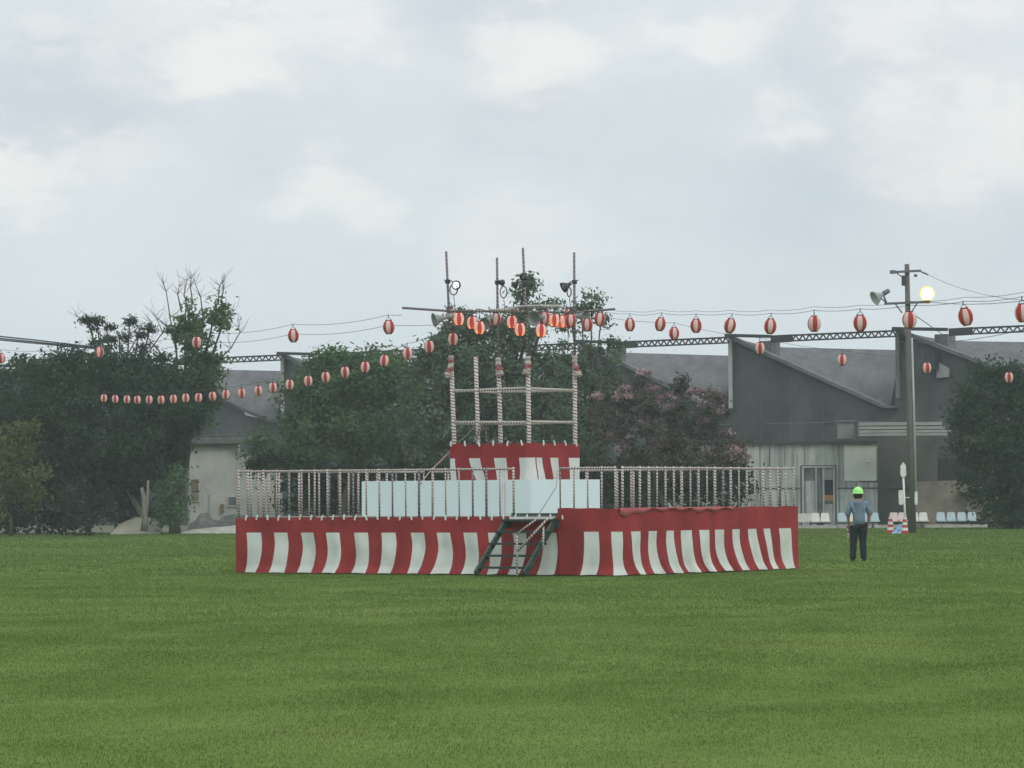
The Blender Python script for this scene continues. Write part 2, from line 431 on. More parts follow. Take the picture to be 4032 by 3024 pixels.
class MB:
    def __init__(self):
        self.v, self.f, self.uv, self.mi = [], [], [], []

    def face(self, idx, uvs=None, mi=0):
        self.f.append(tuple(idx))
        self.uv.append(uvs or [(0, 0)] * len(idx))
        self.mi.append(mi)

    def poly(self, pts, mi=0, uvs=None):
        b = len(self.v)
        self.v += [Vector(p) for p in pts]
        self.face(range(b, b + len(pts)), uvs, mi)
        return self

    def tube(self, pts, rad, n=8, mi=0, cap=True):
        """tube through pts; rad is a number or one per point"""
        pts = [Vector(p) for p in pts]
        if not hasattr(rad, '__len__'):
            rad = [rad] * len(pts)
        b = len(self.v)
        L = [0.0]
        for i in range(1, len(pts)):
            L.append(L[-1] + (pts[i] - pts[i - 1]).length)
        t0 = (pts[1] - pts[0]).normalized()
        ref = Vector((0, 0, 1)) if abs(t0.z) < 0.9 else Vector((0, 1, 0))
        nrm = t0.cross(ref).normalized()
        for i, p in enumerate(pts):
            t = (pts[min(i + 1, len(pts) - 1)] - pts[max(i - 1, 0)]).normalized()
            nrm = (nrm - t * nrm.dot(t)).normalized()
            bn = t.cross(nrm)
            for k in range(n):
                a = 2 * PI * k / n
                self.v.append(p + (nrm * math.cos(a) + bn * math.sin(a)) * rad[i])
        for i in range(len(pts) - 1):
            for k in range(n):
                k2 = (k + 1) % n
                self.face((b + i * n + k, b + i * n + k2, b + (i + 1) * n + k2, b + (i + 1) * n + k),
                          [(k / n, L[i]), ((k + 1) / n, L[i]), ((k + 1) / n, L[i + 1]), (k / n, L[i + 1])], mi)
        if cap:
            self.face([b + k for k in range(n)][::-1], None, mi)
            e = b + (len(pts) - 1) * n
            self.face([e + k for k in range(n)], None, mi)
        return self

    def box(self, c, size, rot=0.0, mi=0, tilt=None):
        b = len(self.v)
        hx, hy, hz = size[0] / 2, size[1] / 2, size[2] / 2
        m = Matrix.Rotation(rot, 3, 'Z')
        if tilt is not None:
            m = m @ tilt
        for sx, sy, sz in ((-1, -1, -1), (1, -1, -1), (1, 1, -1), (-1, 1, -1), (-1, -1, 1), (1, -1, 1), (1, 1, 1), (-1, 1, 1)):
            self.v.append(Vector(c) + m @ Vector((sx * hx, sy * hy, sz * hz)))
        for q in ((3, 2, 1, 0), (4, 5, 6, 7), (0, 1, 5, 4), (1, 2, 6, 5), (2, 3, 7, 6), (3, 0, 4, 7)):
            self.face([b + i for i in q], [(0, 0), (1, 0), (1, 1), (0, 1)], mi)
        return self

    def beam(self, a, b_, w, h, mi=0):
        """rectangular bar from a to b_, w wide horizontally and h tall"""
        a, b_ = Vector(a), Vector(b_)
        t = (b_ - a).normalized()
        s = t.cross(Vector((0, 0, 1)))
        s = s.normalized() if s.length > 1e-4 else Vector((1, 0, 0))
        u = s.cross(t).normalized()
        b = len(self.v)
        for p in (a, b_):
            for i, j in ((-1, -1), (1, -1), (1, 1), (-1, 1)):
                self.v.append(p + s * (i * w / 2) + u * (j * h / 2))
        for q in ((0, 1, 2, 3), (7, 6, 5, 4), (0, 4, 5, 1), (1, 5, 6, 2), (2, 6, 7, 3), (3, 7, 4, 0)):
            self.face([b + i for i in q], None, mi)
        return self

    def prism(self, pts, off, mi=0):
        """polygon pts extruded by the vector off"""
        pts = [Vector(p) for p in pts]
        off = Vector(off)
        n = len(pts)
        b = len(self.v)
        self.v += pts + [p + off for p in pts]
        self.face(range(b, b + n), None, mi)
        self.face(range(b + 2 * n - 1, b + n - 1, -1), None, mi)
        for i in range(n):
            j = (i + 1) % n
            self.face((b + i, b + n + i, b + n + j, b + j), None, mi)
        return self

    def lathe(self, prof, c=(0, 0, 0), n=16, mi=0, axis=None, mats=None):
        """profile of (radius, height) about an axis through c"""
        c = Vector(c)
        q = Vector((0, 0, 1)).rotation_difference(Vector(axis).normalized()).to_matrix() if axis is not None else Matrix.Identity(3)
        b = len(self.v)
        for (r, h) in prof:
            for k in range(n):
                a = 2 * PI * k / n
                self.v.append(c + q @ Vector((r * math.cos(a), r * math.sin(a), h)))
        for i in range(len(prof) - 1):
            for k in range(n):
                k2 = (k + 1) % n
                self.face((b + i * n + k, b + i * n + k2, b + (i + 1) * n + k2, b + (i + 1) * n + k), None, mats(k) if mats else mi)
        return self

    def build(self, name, mats, parent=None, at=None, smooth=False, label=None):
        org = ORIG[parent.name] if parent is not None else Vector(at if at is not None else (0, 0, 0))
        me = bpy.data.meshes.new(name)
        me.from_pydata([tuple(p - org) for p in self.v], [], self.f)
        if not isinstance(mats, (list, tuple)):
            mats = [mats]
        for m_ in mats:
            me.materials.append(m_)
        me.polygons.foreach_set('material_index', self.mi)
        uvl = me.uv_layers.new(name='UVMap')
        flat = [c for f in self.uv for q in f for c in q]
        uvl.data.foreach_set('uv', flat)
        if smooth:
            me.polygons.foreach_set('use_smooth', [True] * len(me.polygons))
        me.update()
        o = bpy.data.objects.new(name, me)
        COL.objects.link(o)
        if parent is not None:
            o.parent = parent
            ORIG[o.name] = org
        else:
            o.location = org
            ORIG[o.name] = org
        if label:
            o['label'] = label
        return o


def copy_tree(o, parent=None):
    c = o.copy()
    COL.objects.link(c)
    if parent is not None:
        c.parent = parent
    for ch in list(o.children):
        copy_tree(ch, c)
    return c


def cloud_mesh(name, verts, faces_n, mat, parent=None, at=(0, 0, 0), var=None, k=4):
    """many small separate faces (leaves, blades) as one mesh; verts is (n*k, 3)"""
    org = ORIG[parent.name] if parent is not None else Vector(at)
    v = verts - np.array(org)[None, :]
    me = bpy.data.meshes.new(name)
    n = faces_n
    me.vertices.add(n * k)
    me.vertices.foreach_set('co', v.astype(np.float32).ravel())
    me.loops.add(n * k)
    me.loops.foreach_set('vertex_index', np.arange(n * k, dtype=np.int32))
    me.polygons.add(n)
    me.polygons.foreach_set('loop_start', np.arange(0, n * k, k, dtype=np.int32))
    me.polygons.foreach_set('loop_total', np.full(n, k, dtype=np.int32))
    me.materials.append(mat)
    if var is not None:
        ca = me.color_attributes.new('var', 'FLOAT_COLOR', 'POINT')
        cc = np.zeros((n * k, 4), dtype=np.float32)
        cc[:, :3] = np.repeat(var, k, axis=0)
        cc[:, 3] = 1
        ca.data.foreach_set('color', cc.ravel())
    me.update(calc_edges=True)
    o = bpy.data.objects.new(name, me)
    COL.objects.link(o)
    if parent is not None:
        o.parent = parent
    else:
        o.location = org
    ORIG[o.name] = org
    return o


# ------------------------------------------------------------------ ground
KERB_D = 174.0
b = MB()
b.poly([(-900, -60, 0), (900, -60, 0), (900, 2400, 0), (-900, 2400, 0)])
b.build('ground', M['dirt'])['kind'] = 'structure'
b = MB()
b.poly([(-260, -50, 0.004), (260, -50, 0.004), (260, KERB_D - 1, 0.004), (-260, KERB_D - 1, 0.004)])
b.build('lawn', M['grass'])['kind'] = 'structure'
b = MB()
for (p0, p1) in ((2985, 3290), (3300, 3425), (3438, 3560), (3637, 3700), (3703, 3890)):
    a_, c_ = Z(p0, 0.06, KERB_D), Z(p1, 0.06, KERB_D)
    b.box((a_ + c_) / 2, ((c_ - a_).length - 0.02, 0.16, 0.17))
kb = b.build('kerb', M['kerb'])
kb['kind'] = 'structure'

# stage plan (used to keep grass from growing under it)
NEAR = Vector((2.007, 74.5, 0))
AZ = R(33.5)
U = Vector((-math.cos(AZ), math.sin(AZ), 0))      # along the long front side, to the left
V = Vector((math.sin(AZ), math.cos(AZ), 0))       # along the right side, away
LU, LV = 9.32, 7.19


def grass(d0, d1, dens, hmin, hmax, w, margin):
    area = (d1 - d0) * (0.275 * (d0 + d1) / 2 + 2 * margin)
    n = int(area * dens)
    t = RNG.random(n)
    # density grows with width
    y = d0 + (d1 - d0) * t
    hw = 0.1375 * y + margin
    keep = RNG.random(n) < hw / hw.max()
    y, hw = y[keep], hw[keep]
    n = len(y)
    x = (RNG.random(n) * 2 - 1) * hw
    rx, ry = x - NEAR.x, y - NEAR.y
    u = rx * U.x + ry * U.y
    v = rx * V.x + ry * V.y
    ok = ~((u > 0.02) & (u < LU) & (v > 0.02) & (v < LV))
    # clumps: patches of longer grass
    x, y = x[ok], y[ok]
    n = len(x)
    cl = 0.5 + 0.5 * np.sin(x * 1.7 + 3 * np.sin(y * 0.31)) * np.sin(y * 0.83 + 2 * np.sin(x * 0.6))
    h = (hmin + (hmax - hmin) * RNG.random(n)) * (0.75 + 0.5 * cl)
    a = RNG.random(n) * 2 * PI
    la = RNG.random(n) * 2 * PI
    lean = RNG.random(n) * 0.7 * h
    ww = w * (0.6 + 0.8 * RNG.random(n))
    P = np.zeros((n, 3, 3))
    P[:, 0, 0] = x - np.cos(a) * ww / 2
    P[:, 0, 1] = y - np.sin(a) * ww / 2
    P[:, 1, 0] = x + np.cos(a) * ww / 2
    P[:, 1, 1] = y + np.sin(a) * ww / 2
    P[:, 2, 0] = x + np.cos(la) * lean
    P[:, 2, 1] = y + np.sin(la) * lean
    P[:, 2, 2] = h
    P[:, :2, 2] = 0.002
    var = np.stack([RNG.random(n) ** 2, RNG.random(n) ** 2 * (0.4 + 0.6 * (1 - cl)), np.zeros(n)], 1)
    return P, var


gp, gv = [], []
for args in ((18, 34, 1600, .010, .024, .0055, 1.6), (34, 50, 950, .010, .026, .008, 2.0), (50, 80, 380, .014, .034, .012, 2.5), (80, 120, 90, .018, .042, .03, 3), (120, KERB_D - 1.2, 40, .02, .05, .05, 4)):
    P, vv = grass(*args)
    gp.append(P)
    gv.append(vv)
GP = np.concatenate(gp)
GV = np.concatenate(gv)
g_ = cloud_mesh('grass', GP.reshape(-1, 3), len(GP), M['blade'], None, (0, 0, 0), GV, 3)
tag(g_, 'short mown green grass covering the whole field', 'grass', kind='stuff')
# ------------------------------------------------------------------ trees
def leaves(blobs, size, dens, clump=(0.3, 0.6), shell=0.5, droop=0.0):
    """blobs: (centre, (rx, ry, rz)) -> leaf quads gathered in clumps through each volume"""
    Ps, Vs = [], []
    for (c, rr) in blobs:
        c = np.array(c)
        rr = np.array(rr, dtype=float)
        vol = 4.2 * rr[0] * rr[1] * rr[2]
        area = 12.6 * ((rr[0] * rr[1]) ** 1.6 / 3 + (rr[0] * rr[2]) ** 1.6 / 3 + (rr[1] * rr[2]) ** 1.6 / 3) ** (1 / 1.6)
        nc = max(4, int(area * dens / 60))
        d = RNG.normal(size=(nc, 3))
        d /= np.linalg.norm(d, axis=1)[:, None]
        rad = shell + (1.02 - shell) * RNG.random(nc) ** 0.6
        cc = c + d * rad[:, None] * rr
        cc = cc[cc[:, 2] > 0.15]
        nc = len(cc)
        cr = RNG.uniform(clump[0], clump[1], nc)
        per = 60
        p = np.repeat(cc, per, axis=0) + RNG.normal(size=(nc * per, 3)) * np.repeat(cr, per)[:, None] * np.array([.62, .62, .5])
        if droop:
            p[:, 2] -= droop * RNG.random(nc * per) * np.repeat(cr, per)
        n = nc * per
        nr = RNG.normal(size=(n, 3)) + (p - c) / rr * 0.8 + np.array([0, 0, 0.7])
        nr /= np.linalg.norm(nr, axis=1)[:, None]
        t = np.cross(nr, RNG.normal(size=(n, 3)))
        t /= np.linalg.norm(t, axis=1)[:, None]
        s = np.cross(nr, t)
        L = size * RNG.uniform(0.6, 1.3, n)[:, None]
        q = np.stack([p - t * L, p + s * L * 0.45, p + t * L, p - s * L * 0.45], axis=1)
        q[:, :, 2] = np.maximum(q[:, :, 2], 0.02)
        Ps.append(q)
        cv = np.repeat(RNG.random(nc), per)
        up = np.clip((p[:, 2] - c[2]) / rr[2], 0, 1)
        Vs.append(np.stack([np.clip(cv * .75 + .35 * RNG.random(n), 0, 1), (RNG.random(n) ** 2) * (np.repeat(RNG.random(nc) ** 2, per)), up], 1))
    return np.concatenate(Ps), np.concatenate(Vs)


def pxblobs(lst, d, deep=0.9):
    out = []
    for t in lst:
        px, py, rx, ry = t[:4]
        dd = t[4] if len(t) > 4 else 0.0
        c = W(px, py, d + dd)
        s = (d + dd) / F
        out.append((c, (rx * s, max(rx, ry) * s * deep, ry * s)))
    return out


def tree(name, label, cat, d, basepx, blobs, mat, size=0.16, dens=55, clump=(0.3, 0.6), shell=0.5, trunk=0.22, bark='bark',
         group=None, bare=None, flowers=None, limbs=True, deep=0.9, droop=0.0, crown='crown', lean=0.0):
    base = Z(basepx, 0, d)
    t = thing(name, base, label, cat, group)
    bl = pxblobs(blobs, d, deep)
    P, vv = leaves(bl, size, dens, clump, shell, droop)
    cloud_mesh(crown, P.reshape(-1, 3), len(P), M[mat], t, var=vv, k=4)
    if trunk:
        m = MB()
        big = max(bl, key=lambda q: q[1][0] * q[1][2])
        top = big[0].copy()
        mid = base.lerp(top, 0.45) + Vector((RNG.uniform(-.3, .3) + lean, 0, 0))
        m.tube([base - Vector((0, 0, .1)), base + Vector((0.02, 0, .5)), mid, top], [trunk * 1.25, trunk, trunk * .75, trunk * .3], 9)
        if limbs:
            for (c, rr) in bl:
                if c is big[0]:
                    continue
                st = base.lerp(top, random.uniform(0.35, 0.7))
                md = st.lerp(c, 0.5) + Vector((0, 0, random.uniform(-.2, .4)))
                m.tube([st, md, c, c + (c - st) * 0.06], [trunk * .45, trunk * .32, trunk * .18, .02], 6)
        m.build('trunk', M[bark], t, smooth=True)
    if bare:
        m = MB()
        for pl in bare:
            pts = [W(x, y, d) for (x, y) in pl]
            k = len(pts)
            m.tube(pts, [0.026 * (1 - i / k) + 0.008 for i in range(k)], 5)
            for i in range(1, k):
                for _ in range(5):
                    e = pts[i] + Vector((random.uniform(-.5, .5), random.uniform(-.4, .4), random.uniform(.2, .8)))
                    m.tube([pts[i], pts[i].lerp(e, .5) + Vector((random.uniform(-.08, .08), 0, 0)), e], [.009, .007, .005], 4)
        m.build('bare_branch', M['bark'], t, smooth=True)
    if flowers:
        P, vv = leaves(pxblobs(flowers, d - 0.4, deep), 0.085, 46, (0.05, 0.19), 0.3)
        cloud_mesh('blossom', P.reshape(-1, 3), len(P), M['blossom'], t, var=vv, k=4)
    return t


TG = 'trees along the far edge of the field'
tree('broadleaf_tree', 'large dark rounded tree left of the pale house, behind the low lantern string', 'tree', 166, 575,
     [(430, 1650, 330, 240), (250, 1560, 210, 170), (640, 1560, 210, 160), (180, 1760, 200, 200), (570, 1760, 150, 170), (420, 1470, 220, 110), (330, 1860, 230, 120), (690, 1630, 80, 100), (540, 1850, 130, 90)],
     'leaf_dark', 0.125, 80, trunk=0.14, bark='pale_bark', group=TG, lean=-.1)
tree('broadleaf_tree', 'dark tree cut by the left picture edge, above a yellowish bush', 'tree', 172, 40,
     [(60, 1560, 190, 130), (-120, 1640, 200, 200), (60, 1740, 200, 130), (170, 1450, 120, 60), (-60, 1900, 220, 140)], 'leaf_dark', 0.125, 70, group=TG)
tree('pine_tree', 'sparse pine with flat layered twigs rising above the dark left tree', 'tree', 170, 480,
     [(380, 1270, 42, 16), (420, 1300, 55, 20), (470, 1335, 70, 22), (545, 1320, 62, 26), (590, 1295, 40, 18), (510, 1270, 26, 12), (345, 1262, 26, 9), (400, 1345, 60, 22), (560, 1370, 60, 18), (470, 1420, 90, 30)],
     'leaf_dark', 0.085, 40, clump=(0.12, 0.28), shell=0.2, trunk=0.16, group=TG,
     bare=[[(480, 1420), (410, 1330), (350, 1270), (300, 1245)], [(500, 1400), (540, 1330), (600, 1270)], [(590, 1380), (640, 1310), (620, 1260)]])
tree('tall_tree', 'tall narrow tree with bare twigs at its top, left of the tower', 'tree', 168, 690,
     [(730, 1250, 60, 70), (850, 1215, 48, 62), (790, 1300, 95, 60), (775, 1400, 95, 80), (735, 1350, 50, 60), (770, 1500, 100, 110), (770, 1620, 85, 75), (690, 1700, 60, 70), (650, 1800, 60, 90), (850, 1570, 50, 50), (690, 1310, 25, 30), (880, 1270, 35, 40), (840, 1460, 60, 60)],
     'leaf_mid', 0.11, 95, clump=(0.16, 0.42), shell=0.3, trunk=0.18, group=TG,
     bare=[[(700, 1420), (670, 1250), (655, 1150), (645, 1120)], [(750, 1250), (725, 1160), (735, 1105)], [(800, 1250), (790, 1170), (770, 1120)], [(860, 1200), (862, 1150), (866, 1125)],
           [(690, 1330), (650, 1280), (612, 1245)], [(840, 1440), (910, 1370), (945, 1310), (940, 1290)], [(840, 1300), (900, 1255), (912, 1240)], [(640, 1400), (590, 1340), (560, 1300)], [(760, 1200), (750, 1130), (752, 1100)],
           [(715, 1230), (700, 1160), (705, 1130)], [(870, 1190), (880, 1140), (876, 1115)]])
tree('bush', 'yellowish green bush at the left picture edge', 'bush', 160, 40,
     [(20, 1760, 110, 90), (90, 1880, 100, 120), (0, 1960, 130, 110), (110, 1690, 40, 30)], 'leaf_yellow', 0.12, 55, trunk=0.08, group='bushes under the left trees')
tree('bush', 'dark rounded bush at the grass edge under the large left tree', 'bush', 158, 350,
     [(350, 2000, 85, 90), (300, 2030, 60, 60), (400, 2030, 50, 60)], 'leaf_shrub', 0.11, 80, shell=.4, trunk=0.06, group='bushes under the left trees')
tree('bush', 'green bush between the pale forked trunk and the pale house', 'bush', 164, 668,
     [(668, 1960, 52, 90), (690, 2020, 40, 60), (650, 2040, 40, 50), (700, 1900, 30, 70)], 'leaf_mid', 0.11, 70, shell=.4, trunk=0.06, group='bushes under the left trees')
tree('bush', 'low dark hedge line along the left grass edge', 'bush', 168, 150,
     [(30, 2050, 110, 45), (180, 2045, 110, 50), (240, 1990, 90, 60), (100, 1990, 90, 50), (470, 1960, 120, 60), (560, 1990, 80, 60), (500, 2040, 60, 30)], 'leaf_shrub', 0.12, 60, shell=.4, trunk=0.05, group='bushes under the left trees')
m = MB()
for (a_, q) in (((568, 2092), [(572, 2040), (566, 1960), (558, 1920)]), ((572, 2050), [(578, 1980), (582, 1930), (583, 1890)])):
    m.tube([W(*a_, 163.5)] + [W(x, y, 163.5) for (x, y) in q], [.17, .13, .10, .07] if a_[1] > 2060 else [.12, .09, .07, .05], 8)
o = m.build('tree_stump_trunk', M['pale_bark'], None, Z(568, 0, 163.5), smooth=True)
tag(o, 'pale forked bare trunk standing in front of the large left tree', 'tree trunk')

tree('broadleaf_tree', 'wide dense green tree between the left tower post and the white downpipe', 'tree', 168, 1330,
     [(1330, 1520, 190, 130), (1450, 1470, 130, 90), (1220, 1600, 140, 140), (1480, 1640, 190, 170), (1320, 1720, 230, 130), (1100, 1760, 130, 80), (1330, 1420, 60, 45), (1240, 1440, 60, 40), (1560, 1500, 110, 110), (1060, 1810, 90, 45), (1400, 1420, 60, 40)],
     'leaf_mid', 0.115, 78, group=TG)
tree('broadleaf_tree', 'bright yellow green tree top above the seventh tower side lantern', 'tree', 171, 1570,
     [(1570, 1460, 80, 60), (1620, 1510, 90, 90), (1480, 1400, 40, 25), (1540, 1420, 40, 22)], 'leaf_yellow', 0.13, 60, group=TG)
tree('tall_tree', 'tall airy tree directly behind the tower', 'tree', 163, 1980,
     [(1900, 1400, 220, 150), (1760, 1360, 90, 80), (1720, 1500, 130, 130), (1950, 1560, 240, 160), (1700, 1680, 150, 150), (1950, 1740, 260, 120), (2080, 1300, 100, 90), (1900, 1290, 150, 50), (2055, 1180, 45, 55),
      (2020, 1230, 50, 40), (2080, 1130, 22, 40), (2150, 1210, 60, 28), (2140, 1480, 110, 90), (1820, 1240, 50, 22), (2170, 1600, 120, 130)],
     'leaf_light', 0.12, 82, clump=(0.2, 0.5), shell=0.3, trunk=0.3, group=TG)
tree('tall_tree', 'light green tree with drooping sprays right of the tower', 'tree', 167, 2330,
     [(2330, 1180, 42, 38), (2290, 1210, 70, 26), (2370, 1240, 40, 30), (2250, 1260, 60, 40), (2340, 1430, 130, 90), (2300, 1560, 160, 130), (2380, 1500, 90, 90), (2290, 1720, 170, 120), (2400, 1350, 40, 35), (2220, 1400, 40, 90)],
     'leaf_light', 0.11, 72, clump=(0.16, 0.42), shell=0.3, trunk=0.13, group=TG, droop=.6,
     bare=[[(2200, 1620), (2240, 1480), (2235, 1380), (2240, 1270)]])
tree('crape_myrtle', 'brownish crape myrtle with pink blossom right of the tower', 'tree', 160, 2640,
     [(2400, 1620, 100, 120), (2560, 1700, 200, 120), (2750, 1640, 170, 110), (2600, 1580, 160, 90), (2850, 1760, 120, 90), (2680, 1800, 240, 90), (2540, 1510, 50, 30), (2690, 1510, 14, 40), (2430, 1800, 110, 80), (2500, 1620, 90, 90)],
     'leaf_brown', 0.10, 66, clump=(0.16, 0.36), shell=0.35, trunk=0.14, group=TG,
     flowers=[(2400, 1680, 42, 26), (2440, 1640, 60, 14), (2500, 1605, 50, 10), (2560, 1590, 30, 8), (2400, 1715, 30, 16), (2460, 1725, 40, 14), (2540, 1465, 26, 6), (2560, 1530, 34, 5), (2470, 1527, 30, 4), (2730, 1540, 30, 8), (2800, 1560, 60, 12), (2840, 1600, 20, 26), (2770, 1655, 34, 6),
              (2590, 1725, 22, 8), (2620, 1745, 26, 8), (2870, 1710, 18, 12), (2700, 1800, 60, 14), (2760, 1790, 34, 10), (2860, 1790, 40, 22), (2940, 1800, 26, 20), (2560, 1780, 24, 6), (2540, 1655, 16, 20), (2350, 1560, 22, 8), (2660, 1600, 60, 5), (2900, 1770, 44, 8), (2420, 1560, 60, 14), (2500, 1560, 60, 16), (2620, 1560, 60, 12), (2440, 1760, 60, 20), (2790, 1600, 50, 12), (2480, 1660, 50, 14)])
tree('broadleaf_tree', 'large dark tree at the right picture edge, beside the canopy', 'tree', 165, 3960,
     [(3930, 1700, 200, 170), (3880, 1560, 130, 90), (4020, 1530, 140, 90), (3960, 1850, 170, 160), (4070, 1780, 160, 240), (3830, 1640, 80, 90), (3990, 1990, 130, 100), (3900, 1470, 60, 30), (4000, 1450, 80, 30)],
     'leaf_dark', 0.12, 80, trunk=0.25, group=TG)
tree('hedge', 'dark hedge running along the field edge behind the stage', 'hedge', 171, 1900,
     [(x, 1935 + random.randint(-12, 12), 95, 110) for x in range(1180, 2960, 105)] + [(x, 1850 + random.randint(-12, 10), 80, 40) for x in range(1200, 2900, 130)],
     'leaf_shrub', 0.13, 95, shell=.35, trunk=0, deep=.5, crown='foliage')

# ------------------------------------------------------------------ factory behind
def DF(px):
    return 201.03 / (1 + 0.857 * (px - 2016) / F)


fdir = Vector((31.5, -27, 0)).normalized()
foff = Vector((0.65, 0.76, 0))
fac = thing('factory_building', Z(2873, 0, DF(2873)), 'long old factory with sawtooth roof and dark gable walls behind the trees', 'factory building')
TE = [-60, 530, 1113, 1700, 2290, 2878, 3537, 4330]
ZP, ZV = 9.45, 5.75
for i in range(len(TE) - 1):
    pL, pR = TE[i], TE[i + 1]
    dL, dR = DF(pL), DF(pR)
    pv = pL + (pR - pL) * 0.93
    dv = DF(pv)
    m = MB()
    m.prism([Z(pL, 0, dL), Z(pR, 0, dR), Z(pR, ZV - .05, dR), Z(pv, ZV - .05, dv), Z(pL, ZP, dL)], foff * 0.3)
    m.build('gable_wall', M['dark_gable'], fac)
    m = MB()
    for zz_ in (2.6, 3.9, 5.1):
        if pR < 4400:
            m.beam(Z(pL + 4, zz_, dL) - foff * .01, Z(pR - 4, zz_, dR) - foff * .01, .02, .045)
    for fx in (.18, .36, .55, .74):
        q_ = pL + (pR - pL) * fx
        zt_ = ZP + (ZV - ZP) * min(1, fx / .93) - .25
        m.beam(Z(q_, .2, DF(q_)) - foff * .012, Z(q_, zt_, DF(q_)) - foff * .012, .03, .02)
    m.build('cladding_joint', M['trim'], fac)
    m = MB()
    a_, c_ = Z(pL, ZP + .08, dL) - foff * .12, Z(pv, ZV + .06, dv) - foff * .12
    m.beam(a_, c_, .35, .17)
    m.beam(c_ + fdir * .02, Z(pR, ZV + .02, dR) - foff * .12, .35, .12)
    m.build('parapet_trim', M['trim'] if pL > 1000 else M['dark_gable'], fac)
    # roof surface behind the sloping parapet
    A, B_ = Z(pL + 6, ZP, dL) + foff * .3, Z(pv, ZV, dv) + foff * .3
    C_ = Z(pR + 8, 8.95, dR + 11)
    D2 = Z(pL + (pR - pL) * .22, 9.35, DF(pL + (pR - pL) * .22) + 11)
    m = MB()
    nu, nv_ = 12, 8
    g0 = len(m.v)
    for jj in range(nv_ + 1):
        for ii in range(nu + 1):
            s, t2 = ii / nu, jj / nv_
            m.v.append((A.lerp(B_, s)).lerp(D2.lerp(C_, s), t2))
    wl = (B_ - A).length
    for jj in range(nv_):
        for ii in range(nu):
            q = [jj * (nu + 1) + ii, jj * (nu + 1) + ii + 1, (jj + 1) * (nu + 1) + ii + 1, (jj + 1) * (nu + 1) + ii]
            m.face([g0 + k for k in q], [(wl * (k % (nu + 1)) / nu, 12 * (k // (nu + 1)) / nv_) for k in q])
    C2 = Z(pR + 8, 5, dR + 11)
    m.poly([D2, C_, C2, Z(pL + (pR - pL) * .22, 5, D2.y)])
    m.poly([B_, Z(pR, ZV, dR) + foff * .3, C2 + Vector((0, 0, .7)), C_])
    m.build('roof', M['roof_corr'], fac)
    # pale downpipe on the near vertical edge of every tooth
    if 0 < pL < 4200:
        m = MB()
        e0 = Z(pL - 1, ZP - .05, dL - .28)
        zl = ZV + 0.15 if pL < 3000 else 6.2
        m.tube([e0, Vector((e0.x, e0.y, zl))], 0.11, 8)
        for kz in (0.35, 0.7):
            m.tube([Vector((e0.x, e0.y, zl + (ZP - zl) * kz)), Vector((e0.x, e0.y, zl + (ZP - zl) * kz + .06))], 0.14, 8)
        m.build('downpipe', M['pipe'] if pL != 3537 else M['trim'], fac)
    # lattice girder running on to the next peak
    m = MB()
    s0 = pL + (pR - pL) * .37
    a_ = Z(s0, ZP - .30, DF(s0) - .9)
    c_ = Z(pR - 6, ZP - .28, dR - .9)
    H = 0.27
    m.beam(a_, c_, .1, .075)
    m.beam(a_ + Vector((0, 0, H)), c_ + Vector((0, 0, H)), .1, .085)
    n = 30
    for k in range(n):
        p, q = a_.lerp(c_, k / n), a_.lerp(c_, (k + 1) / n)
        if k % 2:
            p = p + Vector((0, 0, H))
        else:
            q = q + Vector((0, 0, H))
        m.beam(p, q, .06, .05)
    e = a_ - fdir * 1.3
    m.beam(e + Vector((0, 0, H / 2 - .02)), a_ + Vector((0, 0, H / 2)), .12, H + .1)
    m.build('lattice_girder', M['dark_steel'], fac)
    # ridge gutter and ventilator block at the top of the tooth
    m = MB()
    m.beam(Z(pL, ZP + .12, dL) - foff * .35, Z(pL + (pR - pL) * .26, ZP - .02, DF(pL + (pR - pL) * .26)) - foff * .3, .3, .16)
    m.build('ridge_cap', M['dark_steel'], fac)
    m = MB()
    q0 = pL + (pR - pL) * .235
    cc = Z(q0, 8.6, DF(q0) + .9)
    m.box(cc, (.75, .7, 1.3), math.atan2(fdir.y, fdir.x))
    m.build('ventilator', M['slate'], fac)
m = MB()
cc = Z(3668, 7.95, DF(3668) - .5)
m.box(cc, (.62, .4, .85), -.7)
m.box(cc + Vector((-.25, 0, -.4)), (.3, .3, .5), -.7)
m.build('vent_hood', M['dark_steel'], fac)
m = MB()
q = [Z(3690, 7.9, DF(3690) - .2), Z(3738, 7.55, DF(3738) - .2), Z(3736, 7.15, DF(3736) - .2), Z(3688, 7.12, DF(3688) - .2)]
m.prism(q, foff * .1)
m.build('roof_light', M['pipe'], fac)
m = MB()
q = [W(962, 1618, DF(962) - .4), W(985, 1622, DF(985) - .4), W(1015, 1645, DF(1015) - .4), W(965, 1634, DF(965) - .4)]
m.prism(q, foff * .1)
m.build('roof_patch', M['pipe'], fac)

# ---------------------------------------------------------------- annex in front of the factory
AD = 178.0
anx = thing('annex_building', Z(3200, 0, AD), 'low grey annex with stained panel walls behind the plastic seats', 'building')


def wall(b_, p0, p1, z0, z1, d=AD, t=0.25, proud=0.0):
    a_, c_ = Z(p0, 0, d - proud), Z(p1, 0, d - proud)
    b_.box(((a_.x + c_.x) / 2, a_.y + t / 2, (z0 + z1) / 2), (c_.x - a_.x, t, z1 - z0))


def zpx(px, py, d=AD):
    return W(px, py, d).z


